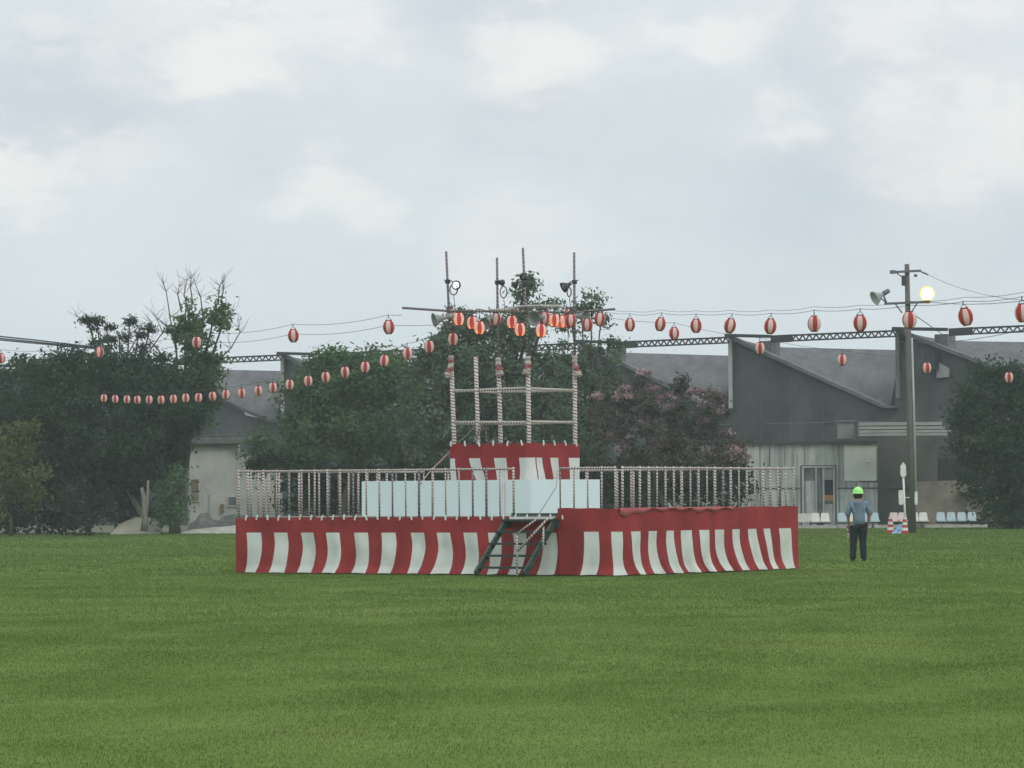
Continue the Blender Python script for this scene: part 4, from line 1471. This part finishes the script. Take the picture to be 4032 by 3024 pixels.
horn(1733, 1255, 79.7, (-1, -.35, -.25), 'grey horn loudspeaker facing left on the left tower mast')
horn(1918, 1263, 80.2, (-.4, -.7, -.4), 'grey horn loudspeaker hanging between the two left lantern clusters', .8)
horn(2112, 1252, 78.8, (-.5, -1, -.1), 'grey horn loudspeaker beside the near tower mast', 1.0)
horn(2288, 1246, 80.2, (.8, -.6, -.1), 'grey horn loudspeaker facing right on the right tower mast', .95)


def ring(px, py, d, rx, ry, r=.014):
    pts = []
    for k in range(21):
        a_ = 2 * PI * k / 20
        pts.append(W(px + rx * math.cos(a_), py + ry * math.sin(a_), d + .05 * math.sin(a_ * 2)))
    return pts


def clamp_lamp(px, py, d, axis, key, z, label, lit=False, sc=1.0, loop=None):
    c = W(px, py, d)
    t = thing('clamp_lamp', c, label, 'lamp', 'clamp lamps on the tower masts')
    ax = Vector(axis).normalized()
    m_ = MB()
    m_.lathe([(.03 * sc, -.12 * sc), (.04 * sc, -.06 * sc), (.085 * sc, 0), (.10 * sc, .05 * sc), (.10 * sc, .055 * sc), (.08 * sc, .0), (.03 * sc, -.05 * sc)], c, 16, axis=ax)
    m_.build('reflector', M['dark_steel'], t, smooth=True)
    m_ = MB()
    m_.lathe([(0, -.02 * sc), (.055 * sc, -.01 * sc), (.065 * sc, .025 * sc), (.04 * sc, .05 * sc), (0, .058 * sc)], c, 14, axis=ax)
    m_.build('bulb', M['flood_on'] if lit else M['horn'], t, smooth=True)
    m_ = MB()
    q = onm(key, z)
    m_.tube([c - ax * .12 * sc, (c + q) / 2 + Vector((0, 0, .05)), q + (q - c).normalized() * .16], .011, 5)
    m_.box(q, (.09, .09, .08), .3)
    m_.build('clamp', M['dark_steel'], t)
    if loop:
        m_ = MB()
        m_.tube(loop, .014, 5)
        m_.tube([loop[5], loop[5] + Vector((.05, 0, -.45)), loop[5] + Vector((.03, 0, -.75))], .007, 4)
        m_.build('coiled_cord', M['steel'], t)


zz = lambda key, py: W(2016, py, masts[key][0].y).z
clamp_lamp(1794, 1122, 79.5, (.25, -1, -.15), 'l', zz('l', 1107), 'lit clamp lamp with coiled cord on the left tower mast', True, 1.0, ring(1786, 1141, 79.5, 15, 20))
clamp_lamp(1974, 1112, 81.0, (.5, .8, -.1), 'f', zz('f', 1112), 'unlit clamp lamp with a cord loop on the far tower mast', False, .7, ring(1983, 1150, 81.0, 13, 23))
clamp_lamp(2226, 1128, 80.0, (-.9, -.3, -.5), 'r', zz('r', 1112), 'dark clamp lamp pointing down left on the right tower mast', False, 1.15, ring(2241, 1150, 80.1, 8, 18, .01))
clamp_lamp(2062, 1090, 78.5, (-.3, -.7, -.6), 'n', zz('n', 1082), 'small dark clamp lamp high on the near tower mast', False, .75)
clamp_lamp(2030, 1120, 78.6, (-.6, .5, -.5), 'n', zz('n', 1118), 'dark clamp lamp facing away, left of the near tower mast', False, .8)
# guy rope
m = MB()
m.tube([W(1770, 1780, 79.9), W(1690, 1860, 79.2), W(1655, 1905, 78.6)], .016, 6)
o = m.build('guy_rope', M['rope'], None, W(1690, 1850, 79))
tag(o, 'slanting brown rope from the tower curtain down to the left railing', 'rope')


# ================================================================== LANTERNS
def lantern_proto(name, lit):
    t = thing(name, (0, 0, 0), 'x', 'paper lantern')
    m_ = MB()
    prof = []
    N_ = 22
    for k in range(N_ + 1):
        q = -1 + 2 * k / N_
        r = .110 * math.sqrt(max(0, 1 - (q * .86) ** 2)) ** .9
        r += .0018 if k % 2 else -.0018
        prof.append((r, q * .118))
    m_.lathe(prof, (0, 0, 0), 48, mats=lambda k: (k // 6) % 2)
    m_.build('paper_shell', [M['paper_red'], M['paper_white']], t, smooth=True)
    m_ = MB()
    m_.lathe([(.050, .116), (.060, .116), (.060, .134), (.050, .134), (.048, .118)], (0, 0, 0), 20)
    m_.build('top_ring', M['cap'], t, smooth=False)
    m_ = MB()
    m_.lathe([(.050, -.132), (.058, -.132), (.058, -.116), (.050, -.116), (.048, -.13)], (0, 0, 0), 20)
    m_.build('bottom_ring', M['cap'], t, smooth=False)
    m_ = MB()
    m_.tube([(-.055, 0, .13), (-.03, 0, .165), (0, 0, .18), (.03, 0, .165), (.055, 0, .13)], .005, 5)
    m_.tube([(0, 0, .18), (0, 0, .235)], .008, 5)
    m_.build('hook', M['cable'], t)
    if lit:
        m_ = MB()
        m_.lathe([(0, -.03), (.018, -.024), (.026, 0), (.018, .024), (0, .03)], (0, 0, -.078), 12)
        m_.build('bulb', M['bulb'], t, smooth=True)
    return t


P_OFF = lantern_proto('paper_lantern', False)
P_ON = lantern_proto('paper_lantern', True)
used = {}


def place_lantern(px, py, d, white_first, label, group, lit=False, sc=1.0, tilt=(0, 0)):
    pr_ = P_ON if lit else P_OFF
    if pr_.name not in used:
        used[pr_.name] = 1
        o_ = pr_
    else:
        o_ = copy_tree(pr_)
    c = W(px, py, d)
    o_.location = c
    o_.scale = (sc, sc, sc)
    o_.rotation_euler = (tilt[0], tilt[1], R(22.5 + (45 if white_first else 0) + random.uniform(-9, 9)))
    o_['label'] = label
    o_['group'] = group
    return c + Vector((0, 0, .225 * sc))


ORD = ['first', 'second', 'third', 'fourth', 'fifth', 'sixth', 'seventh', 'eighth', 'ninth', 'tenth', 'eleventh', 'twelfth', 'thirteenth', 'fourteenth', 'fifteenth',
       'sixteenth', 'seventeenth', 'eighteenth', 'nineteenth', 'twentieth', 'twenty-first', 'twenty-second', 'twenty-third', 'twenty-fourth']


def cable(name, pts, label, r=.011, sag=.03, mat='cable', cat='cable'):
    m_ = MB()
    out = []
    for i in range(len(pts) - 1):
        a0, a1 = pts[i], pts[i + 1]
        L = (a1 - a0).length
        for k in range(6):
            t = k / 6
            out.append(a0.lerp(a1, t) - Vector((0, 0, sag * L * 4 * t * (1 - t) * .5)))
    out.append(pts[-1])
    m_.tube(out, r, 5)
    o_ = m_.build(name, M[mat], None, pts[0])
    return tag(o_, label, cat)


# upper left string
hk = [W(1584, 1240, 79.3)]
lstA = [(1531, 1288, 79), (1155, 1322, 84), (775, 1348, 90), (391, 1387, 97), (4, 1411, 104)]
for i, (x, y, d) in enumerate(lstA):
    hk.append(place_lantern(x, y, d, False if i in (0, 1) else (i % 2 == 0), f'{ORD[len(lstA) - 1 - i]} lantern from the left on the widely spaced upper left string',
                            'lanterns on the upper left string', sc=1.12 if i < 2 else 1.05, tilt=(0, random.uniform(-.05, .05))))
hk.append(W(-400, 1425, 110))
cable('lantern_cable', hk, 'thin dark cable carrying the upper left lantern string', .005)
cable('lantern_cable', [onm('l', 5.2)] + [p + Vector((0, 0, -.21)) for p in hk[1:]], 'second thin cable below the upper left lantern cable', .005)
# low left string going away
lstB = [(1784, 1336), (1690, 1365), (1604, 1392), (1514, 1421), (1438, 1446), (1359, 1465), (1283, 1485), (1213, 1500), (1140, 1515), (1074, 1526), (1017, 1538), (951, 1548), (890, 1554), (838, 1560), (782, 1566),
        (731, 1567), (683, 1571), (635, 1574), (588, 1574), (542, 1574), (500, 1573), (454, 1571), (409, 1568)]
hk = [W(1880, 1310, 79.5)]
for i, (x, y) in enumerate(lstB):
    hk.append(place_lantern(x, y, 79.5 + 2.0 * i, True if i % 3 else random.random() < .8, f'small lantern, {ORD[len(lstB) - 1 - i]} from the left on the low string before the trees',
                            'lanterns on the long low left string', tilt=(0, random.uniform(-.12, .12))))
hk.append(W(370, 1560, 128))
hk.append(W(300, 1545, 135))
cable('lantern_cable', hk, 'thin dark cable carrying the long low left lantern string', .0055)
# right string coming nearer
lstC = [(2480, 1279, 78), (2600, 1277, 74.5), (2741, 1283, 71.5), (2874, 1283, 69), (3033, 1285, 66), (3206, 1275, 63), (3387, 1272, 60.5), (3581, 1260, 58), (3802, 1247, 55.5), (4026, 1232, 53)]
hk = [W(2363, 1225, 80)]
for i, (x, y, d) in enumerate(lstC):
    hk.append(place_lantern(x, y, d, i in (5, 7), f'large lantern, {ORD[i]} from the tower on the upper right string', 'lanterns on the upper right string', sc=1.0,
                            tilt=(0, (.0, .15, 0, .22, .08, .02, 0, 0, -.2, -.05)[i])))
hk.append(W(4300, 1165, 50.5))
cable('lantern_cable', hk, 'thin dark cable carrying the upper right lantern string', .0042, .02)
cable('lantern_cable', [W(2420, 1222, 80)] + [p + Vector((0, 0, .06)) for p in hk[1:]], 'second thin cable just above the upper right lantern cable', .0036, .02)
# lower right string going away
lstD = [(2654, 1313, 84), (2992, 1371, 88), (3316, 1417, 92), (3649, 1448, 96), (3972, 1486, 100)]
hk = [W(2330, 1240, 80)]
for i, (x, y, d) in enumerate(lstD):
    hk.append(place_lantern(x, y, d, i > 0, f'red and white lantern, {ORD[i]} from the tower on the lower right string', 'lanterns on the lower right string', sc=1.05, tilt=(0, (0, 0, .1, -.08, 0)[i])))
hk.append(W(4300, 1515, 104))
cable('lantern_cable', hk, 'thin dark cable carrying the lower right lantern string', .0045, .02)
# lanterns hanging round the tower
lstT = [(1777, 1238, 80.5, 0, 1, 'unlit lantern half hidden behind the left tower mast'),
        (1806, 1256, 79.2, 1, 1, 'glowing lantern just right of the left tower mast'),
        (1860, 1271, 79.6, 1, 1, 'glowing lantern, left one of the touching pair under the crossbar'),
        (1888, 1291, 78.6, 1, 1, 'glowing lantern, right and lower one of the touching pair under the crossbar'),
        (1951, 1258, 80.5, 0, 0, 'tilted lantern at the far tower mast'),
        (2016, 1268, 79.0, 1, 1, 'glowing lantern left of the near tower mast, upper one of its pair'),
        (2047, 1297, 78.0, 1, 1, 'glowing lantern left of the near tower mast, lower one of its pair'),
        (2130, 1302, 77.6, 1, 1, 'glowing lowest lantern right of the near tower mast'),
        (2143, 1253, 79.5, 0, 0, 'unlit lantern above the lowest glowing one right of the near mast'),
        (2181, 1262, 78.6, 1, 1, 'glowing lantern midway between the near and right masts'),
        (2213, 1266, 79.4, 1, 0, 'faintly lit lantern third from the right mast to the left'),
        (2230, 1240, 81.5, 0, 1, 'unlit lantern tucked up under the crossbar left of the right mast'),
        (2247, 1262, 79.0, 0, 0, 'unlit lantern directly before the right tower mast'),
        (2313, 1279, 80.0, 0, 0, 'unlit lower lantern just right of the right tower mast'),
        (2362, 1257, 79.5, 0, 0, 'unlit lantern under the right end of the crossbar')]
hk = []
for (x, y, d, lit, wf, lab) in lstT:
    hk.append(place_lantern(x, y, d, bool(wf), lab, 'lanterns clustered round the tower top', lit=bool(lit), sc=1.06 if y > 1245 else 1.0, tilt=(0, random.uniform(-.1, .1) + (.2 if x == 1951 else 0))))
hk.sort(key=lambda p: p.x)
for k in range(len(hk)):
    p = hk[k]
m = MB()
for p in hk:
    zb_ = BZ + .0
    if p.z < zb_ - .02:
        m.tube([p, Vector((p.x, p.y + .02, zb_ - .02))], .007, 4)
path_ = [W(1757, 1214, 79.8)] + [Vector((p.x, p.y, BZ - .02)) for p in hk] + [W(2420, 1217, 81)]
m.tube(path_, .009, 5)
o = m.build('lantern_cable', M['cable'], None, path_[0])
tag(o, 'dark cable with short drops holding the lanterns round the tower top', 'cable')

# ================================================================== UTILITY POLE
PD = 151.0
up_ = thing('utility_pole', Z(3592, 0, PD), 'tall grey concrete utility pole with a lit lamp, right of the person', 'utility pole')
ptop, pbot = W(3571, 1040, PD), W(3592, 2100, PD)
pbot.z = 0


def onp(y, dx=0, dy=0):
    t = (y - 2100) / (1040 - 2100)
    p = pbot.lerp(ptop, t)
    return p + Vector((dx, dy, 0))


m = MB()
m.tube([onp(2100), onp(1570), onp(1040)], [.165, .125, .095], 16)
m.build('pole', M['concrete_pole'], up_, smooth=True)
m = MB()
m.tube([onp(2010, .17, -.08), onp(1570, .15, -.08), onp(1330, .13, -.05)], .045, 8)
m.build('conduit', M['pipe'], up_, smooth=True)
m = MB()
m.beam(W(3508, 1072, PD - .15), W(3627, 1066, PD - .15), .09, .09)
m.beam(W(3530, 1074, PD - .15), W(3566, 1102, PD - .15), .04, .04)
m.beam(W(3627, 1070, PD - .1), W(3655, 1082, PD - .1), .05, .06)
m.box(W(3515, 1071, PD - .15), (.22, .14, .14))
m.box(W(3605, 1085, PD + .4), (.12, .12, .1))
m.build('crossarm', M['steel'], up_)
m = MB()
m.beam(W(3482, 1196, PD - .15), W(3655, 1189, PD - .15), .09, .09)
m.beam(W(3525, 1196, PD - .15), W(3552, 1232, PD - .1), .045, .045)
m.beam(W(3613, 1192, PD - .15), W(3588, 1230, PD - .1), .045, .045)
m.build('crossarm', M['steel'], up_)
m = MB()
m.box(W(3559, 1105, PD - .2), (.17, .2, .40))
m.build('switch_box', M['dark_steel'], up_)
m = MB()
c = W(3452, 1170, PD - .3)
ax = Vector((-.85, -.35, -.45))
m.lathe([(.05, -.38), (.07, -.30), (.12, -.18), (.22, -.02), (.29, .10), (.295, .11), (.27, .10), (.18, -.02), (0, -.1)], c, 20, axis=ax)
fl = m.build('floodlight', plain('aluminium_reflector', (0.42, .43, .44), (.30, .31, .32), 3, .4), up_, smooth=True)
m = MB()
m.lathe([(0, -.62), (.09, -.6), (.10, -.36), (.06, -.33)], c, 12, axis=ax)
m.beam(W(3475, 1150, PD - .25), W(3490, 1192, PD - .15), .05, .05)
m.beam(W(3468, 1172, PD - .25), W(3486, 1190, PD - .15), .04, .04)
m.build('floodlight_bracket', M['steel'], up_)
m = MB()
c = W(3651, 1156, PD - .3)
lax = Vector((.05, -1, -.05))
m.lathe([(0, .075), (.12, .07), (.22, .055), (.262, .04)], c, 24, axis=lax)
m.build('lit_lamp', M['lens_on'], up_, smooth=True)
m = MB()
m.lathe([(.262, .04), (.285, .045), (.298, .02), (.298, -.04), (.262, -.06), (.262, .04)], c, 24, axis=lax)
m.build('glowing_rim', M['globe_on'], up_, smooth=True)
m = MB()
m.lathe([(.296, -.04), (.24, -.16), (.13, -.27), (.10, -.45), (0, -.47)], c, 20, axis=lax)
m.build('lamp_housing', M['steel'], up_, smooth=True)
m = MB()
m.lathe([(.12, -.36), (.14, -.30), (.10, -.26)], c, 14)
m.beam(W(3651, 1189, PD - .3), W(3655, 1191, PD - .1), .1, .08)
m.build('lamp_socket', M['orange'], up_)
for (x0, x1, y0, y1) in ((3539, 3557, 1930, 1988), (3602, 3613, 1936, 1988)):
    m = MB()
    a_, c_ = W(x0, y1, PD - .16), W(x1, y0, PD - .16)
    w_, h_ = c_.x - a_.x, c_.z - a_.z
    r_ = w_ * .3
    pts = [(a_.x, a_.z + r_), (a_.x + r_, a_.z), (c_.x - r_, a_.z), (c_.x, a_.z + r_), (c_.x, c_.z), (a_.x, c_.z)]
    m.prism([(x, PD - .16, z) for x, z in pts], (0, .03, 0))
    m.beam(((a_.x + c_.x) / 2, PD - .12, (a_.z + c_.z) / 2), (onp(1960).x, PD - .1, (a_.z + c_.z) / 2), .04, .03)
    m.build('sign_plate', M['white_paint'], up_)
sp_ = thing('sign_post', Z(3560, 0, 150), 'thin white post with a pointed white plate beside the utility pole', 'sign post')
m = MB()
m.tube([Z(3563, 0, 150), W(3562, 1995, 150), W(3557, 1880, 150)], .04, 8)
m.build('post', M['white_paint'], sp_, smooth=True)
m = MB()
m.prism([W(x, y, 149.95) for x, y in ((3557, 1819), (3566, 1832), (3569, 1868), (3562, 1879), (3552, 1879), (3545, 1868), (3546, 1834))], (0, .04, 0))
m.build('pointed_plate', M['white_paint'], sp_)
cable('power_line', [W(3655, 1082, PD), W(4200, 1190, 95)], 'faint power line running right from the top crossarm', .008, .01)
cable('guy_wire', [onp(1222), W(3716, 1320, PD + 28)], 'steel guy wire slanting from the pole to the factory roof', .018, 0)
cable('power_line', [W(4200, 1155, 130), W(3655, 1189, PD - .2)], 'power line running right from the middle crossarm', .012, .02)
cable('power_line', [W(4200, 1255, 120), W(3540, 1345, 180)], 'lower power line sloping down to the factory girder', .012, .01)
for k, (dy, lab) in enumerate(((0, 'topmost'), (9, 'second'), (16, 'lowest'))):
    cable('power_line', [W(-200, 1302 + dy, 185), W(150, 1340 + dy * .8, 187), W(430, 1372 + dy * .3, 190)], f'{lab} of the thick power lines at the upper left behind the trees', .035, .004)


# ================================================================== SEATS
def bench(pxs, mats, d, label, zs=.30, zb_=.70, group='rows of plastic seats by the annex'):
    x0, x1 = Z(pxs[0], 0, d), Z(pxs[-1], 0, d)
    t = thing('seat_row', (x0 + x1) / 2, label, 'seat row', group)
    for px, mt in zip(pxs, mats):
        c = Z(px, 0, d)
        w_ = .215
        m_ = MB()
        m_.box(c + Vector((0, 0, zs)), (w_ * 2, .42, .05))
        m_.box(c + Vector((-w_ + .02, 0, zs + .035)), (.04, .40, .05))
        m_.box(c + Vector((w_ - .02, 0, zs + .035)), (.04, .40, .05))
        y0 = d + .20
        b_ = Vector((c.x, y0, 0))
        pts = [(-w_, zs), (w_, zs), (w_ * .86, zb_ - .06), (w_ * .70, zb_), (-w_ * .66, zb_), (-w_ * .8, zb_ - .05)]
        m_.prism([b_ + Vector((x, (z - zs) * .25, z)) for x, z in pts], (0, .035, 0))
        m_.build('seat', M[mt], t)
    m_ = MB()
    m_.beam(x0 - Vector((.25, 0, -(zs - .07))), x1 + Vector((.25, 0, zs - .07)), .06, .06)
    m_.build('beam', M['dark_steel'], t)
    for e in (x0 + Vector((.1, 0, 0)), x1 - Vector((.1, 0, 0))):
        m_ = MB()
        m_.beam(e, e + Vector((0, 0, zs - .11)), .06, .05)
        m_.beam(e + Vector((0, -.2, .02)), e + Vector((0, .2, .02)), .05, .04)
        m_.build('leg', M['dark_steel'], t)


bench([3208, 3246], ['seat_white'] * 2, 175.6, 'two cream plastic seats between the stage corner and the annex door')
bench([3313, 3353, 3395, 3441], ['seat_blue', 'seat_white', 'seat_blue', 'seat_blue'], 175.8, 'plastic seats of mixed blue and white right behind the person')
bench([3517, 3551, 3597, 3633], ['seat_pink', 'seat_pink', 'seat_white', 'seat_white'], 175.8, 'two pinkish and two cream seats partly behind the utility pole')
bench([3702, 3743, 3784, 3825], ['seat_blue'] * 4, 175.8, 'four pale blue plastic seats before the broken brown wall')
tb = thing('low_table', Z(3160, 0, 175.8), 'low cream box bench right of the stage corner', 'bench')
m = MB()
wall(m, 3110, 3196, .28, zpx(3160, 2022, 175.8), d=175.8, t=.4)
m.build('top', M['seat_white'], tb)
for x in (3120, 3186):
    m = MB()
    wall(m, x, x + 5, 0, .27, d=175.8, t=.3)
    m.build('leg', M['dark_steel'], tb)


def cone(px, d, label, h=.66, tilt=0.0):
    c = Z(px, 0, d)
    t = thing('traffic_cone', c, label, 'traffic cone', 'traffic cones at the utility pole')
    m_ = MB()
    lv = [0.03, .13, .24, .35, .46, .57, h]
    for k in range(len(lv) - 1):
        r0, r1 = .15 - .085 * lv[k] / h, .15 - .085 * lv[k + 1] / h
        m_.lathe([(r0, lv[k]), (r1, lv[k + 1])], c, 16, mi=k % 2)
    m_.lathe([(.035, h), (0, h + .01)], c, 16)
    m_.build('cone', [M['cone_red'], M['white_paint']], t, smooth=True)
    m_ = MB()
    m_.box(c + Vector((0, 0, .015)), (.34, .34, .03))
    m_.build('base', M['cone_red'], t)


cone(3502, 151.5, 'red and white banded traffic cone, left of the blue tarp')
cone(3558, 148.9, 'red and white banded traffic cone between the blue tarp and the utility pole')
m = MB()
c = Z(3534, 0, 149.5)
rr = random.Random(4)
prof = []
n_ = 14
for j, (r, h) in enumerate(((.24, 0), (.22, .07), (.15, .16), (.10, .26), (.06, .34), (.0, .36))):
    for k in range(n_):
        a_ = 2 * PI * k / n_
        q = r * (1 + rr.uniform(-.35, .35))
        m.v.append(c + Vector((q * math.cos(a_) * 1.1 + h * .15, q * math.sin(a_), max(0, h * rr.uniform(.7, 1.15)))))
for j in range(5):
    for k in range(n_):
        k2 = (k + 1) % n_
        m.face((j * n_ + k, j * n_ + k2, (j + 1) * n_ + k2, (j + 1) * n_ + k))
o = m.build('crumpled_tarp', M['tarp_blue'], None, c)
tag(o, 'crumpled light blue tarp lying between the two traffic cones', 'tarp')


# ================================================================== PERSON
def skinmesh(name, nodes, edges, mat, parent, sub=2):
    me = bpy.data.meshes.new('tmp')
    org = ORIG[parent.name]
    me.from_pydata([tuple(Vector(p[:3])) for p in nodes], edges, [])
    o_ = bpy.data.objects.new('tmp', me)
    COL.objects.link(o_)
    sk = o_.modifiers.new('s', 'SKIN')
    sk.use_smooth_shade = True
    for i, p in enumerate(nodes):
        r = p[3]
        me.skin_vertices[0].data[i].radius = r if isinstance(r, tuple) else (r, r)
        me.skin_vertices[0].data[i].use_root = (i == 0)
    sb = o_.modifiers.new('d', 'SUBSURF')
    sb.levels = sub
    sb.render_levels = sub
    dg = bpy.context.evaluated_depsgraph_get()
    dg.update()
    nm = bpy.data.meshes.new_from_object(o_.evaluated_get(dg))
    bpy.data.objects.remove(o_)
    nm.name = name
    nm.materials.clear()
    nm.materials.append(mat)
    r_ = bpy.data.objects.new(name, nm)
    COL.objects.link(r_)
    r_.parent = parent
    ORIG[r_.name] = org
    return r_


pf = G(3381, 2210)
per = thing('person', pf, 'person seen from behind in lime helmet, grey blue shirt and dark trousers', 'person')
# local axes: x to the picture's right, y away from the camera (the way the person faces)
body_nodes = [
    (0, 0, .92, .10), (0, -.005, 1.12, .10), (0, 0, 1.33, .10), (0, .01, 1.43, .055), (0, .02, 1.52, .07), (0, .03, 1.60, .095), (0, .03, 1.66, .085),
    (-.085, 0, .86, .085), (-.10, .01, .50, .058), (-.125, -.02, .11, .040), (-.13, .08, .05, .035),
    (.085, 0, .86, .085), (.10, .01, .50, .058), (.125, -.02, .11, .040), (.14, .08, .05, .035),
    (-.17, 0, 1.36, .055), (-.235, -.02, 1.10, .042), (-.225, .09, .90, .030), (-.222, .13, .82, .026),
    (.17, 0, 1.36, .055), (.27, -.04, 1.11, .042), (.235, .02, .90, .030), (.215, .05, .83, .026),
    (0, .125, 1.585, .014)]
be = [(0, 1), (1, 2), (2, 3), (3, 4), (4, 5), (5, 6), (0, 7), (7, 8), (8, 9), (9, 10), (0, 11), (11, 12), (12, 13), (13, 14), (2, 15), (15, 16), (16, 17), (17, 18), (2, 19), (19, 20), (20, 21), (21, 22), (5, 23)]
for side, w0 in ((-1, 18), (1, 22)):
    wx, wy, wz, _ = body_nodes[w0]
    palm = len(body_nodes)
    body_nodes.append((wx, wy + .02, wz - .055, (.030, .016)))
    be.append((w0, palm))
    for k in range(4):
        q = len(body_nodes)
        fx = wx + (-.026 + .0175 * k)
        ln = (.062, .072, .068, .054)[k]
        body_nodes.append((fx, wy + .03, wz - .085, .0085))
        body_nodes.append((fx, wy + .045, wz - .085 - ln * .5, .0080))
        body_nodes.append((fx, wy + .035, wz - .085 - ln, .0065))
        be += [(palm, q), (q, q + 1), (q + 1, q + 2)]
    q = len(body_nodes)
    body_nodes.append((wx - side * .035, wy + .03, wz - .045, .010))
    body_nodes.append((wx - side * .045, wy + .045, wz - .085, .0085))
    be += [(w0, q), (q, q + 1)]
skinmesh('body', body_nodes, be, M['skin'], per)
skinmesh('shirt', [(.005, .0, 1.20, (.19, .15)), (.015, 0, 1.02, (.195, .155)), (.01, 0, .81, (.215, .17)), (0, 0, 1.33, (.16, .125)), (0, .01, 1.42, (.08, .07)),
                   (-.185, 0, 1.35, .082), (-.245, -.02, 1.14, .075), (-.25, .01, 1.05, .074), (.185, 0, 1.35, .082), (.268, -.03, 1.16, .075), (.282, -.02, 1.06, .07)],
         [(0, 1), (1, 2), (0, 3), (3, 4), (3, 5), (5, 6), (6, 7), (3, 8), (8, 9), (9, 10)], M['shirt'], per)
skinmesh('trousers', [(0, 0, .98, (.175, .145)), (-.10, 0, .76, .130), (-.112, .005, .48, .090), (-.135, -.015, .12, .082), (-.137, -.01, .04, .076),
                      (.10, 0, .76, .130), (.105, .03, .48, .090), (.120, -.005, .12, .082), (.122, 0, .04, .076)],
         [(0, 1), (1, 2), (2, 3), (3, 4), (0, 5), (5, 6), (6, 7), (7, 8)], M['navy'], per)
for sx in (-1, 1):
    skinmesh('boot', [(sx * .132, -.03, .05, .055), (sx * .14, .06, .045, .05), (sx * .15, .15, .035, .038)], [(0, 1), (1, 2)], M['dark_steel'], per)
m = MB()
hc = pf + Vector((0, .03, 1.575))
m.lathe([(.066, -.155), (.082, -.10), (.100, -.05), (.104, 0), (.104, .03)], hc, 18)
hb = m.build('hair', M['hair'], per, smooth=True)
m = MB()
hc = pf + Vector((0, .03, 1.60))
prof = [(.135, -.012), (.126, -.004), (.124, .02), (.118, .06), (.10, .10), (.07, .13), (.035, .145), (0, .15)]
m.lathe([(.118, -.012)] + prof, hc, 24)
for k in (-1, 0, 1):
    pts = [hc + Vector((.035 * k, .118 * math.cos(a_), .155 * math.sin(a_) * (1 - .08 * abs(k)))) for a_ in [R(x) for x in range(12, 170, 12)]]
    m.tube(pts, .008, 6)
m.prism([hc + Vector((-.09, .10, -.012)), hc + Vector((.09, .10, -.012)), hc + Vector((.06, .165, -.02)), hc + Vector((-.06, .165, -.02))], (0, 0, .008))
m.build('helmet', M['helmet'], per, smooth=True)
m = MB()
m.lathe([(.020, -.03), (.026, -.01), (.024, .02), (.012, .032)], pf + Vector((-.105, .03, 1.54)), 8, axis=(1, 0, 0))
m.lathe([(.020, -.03), (.026, -.01), (.024, .02), (.012, .032)], pf + Vector((.105, .03, 1.54)), 8, axis=(1, 0, 0))
m.build('ear', M['skin'], per, smooth=True)
for sx in (-1, 1):
    m = MB()
    m.lathe([(0, -.012), (.010, -.006), (.012, .0), (.010, .006), (0, .012)], pf + Vector((sx * .033, .118, 1.585)), 8)
    m.build('eye', M['white_paint'], per, smooth=True)
m = MB()
m.lathe([(.004, -.004), (.026, 0), (.004, .004)], pf + Vector((0, .122, 1.515)), 10, axis=(0, 1, .1))
m.build('mouth', M['cone_red'], per)
m = MB()
c = pf + Vector((-.222, .17, .74))
m.tube([c + Vector((0, 0, .05)), c + Vector((-.005, -.01, -.03))], .032, 8, mi=0)
m.tube([c + Vector((-.005, -.01, -.03)), c + Vector((.0, -.02, -.07))], .035, 8, mi=1)
m.tube([c + Vector((0, -.02, -.07)), c + Vector((.005, -.03, -.11))], .026, 8, mi=0)
m.tube([c + Vector((.005, -.03, -.11)), c + Vector((-.01, -.03, -.19))], .022, 8, mi=2)
m.tube([c + Vector((-.02, 0, .09)), c + Vector((-.015, 0, .05))], .03, 8, mi=1)
o = m.build('signal_baton', [M['white_paint'], M['cone_red'], M['seat_white']], None, c)
tag(o, 'small red and white rolled item held in the left hand of the person', 'rolled item')

# ================================================================== HAZE
HAZE = 0.00045
if HAZE:
    m = MB()
    m.box((0, 1180, 14), (1900, 2600, 32))
    hz, nt, out = new_mat('haze_air')
    vol = nd(nt, 'ShaderNodeVolumePrincipled', {'Color': (0.80, 0.88, 0.92, 1), 'Density': HAZE, 'Anisotropy': 0.1})
    nt.links.new(vol.outputs[0], out.inputs['Volume'])
    o = m.build('haze', hz)
    o['kind'] = 'stuff'
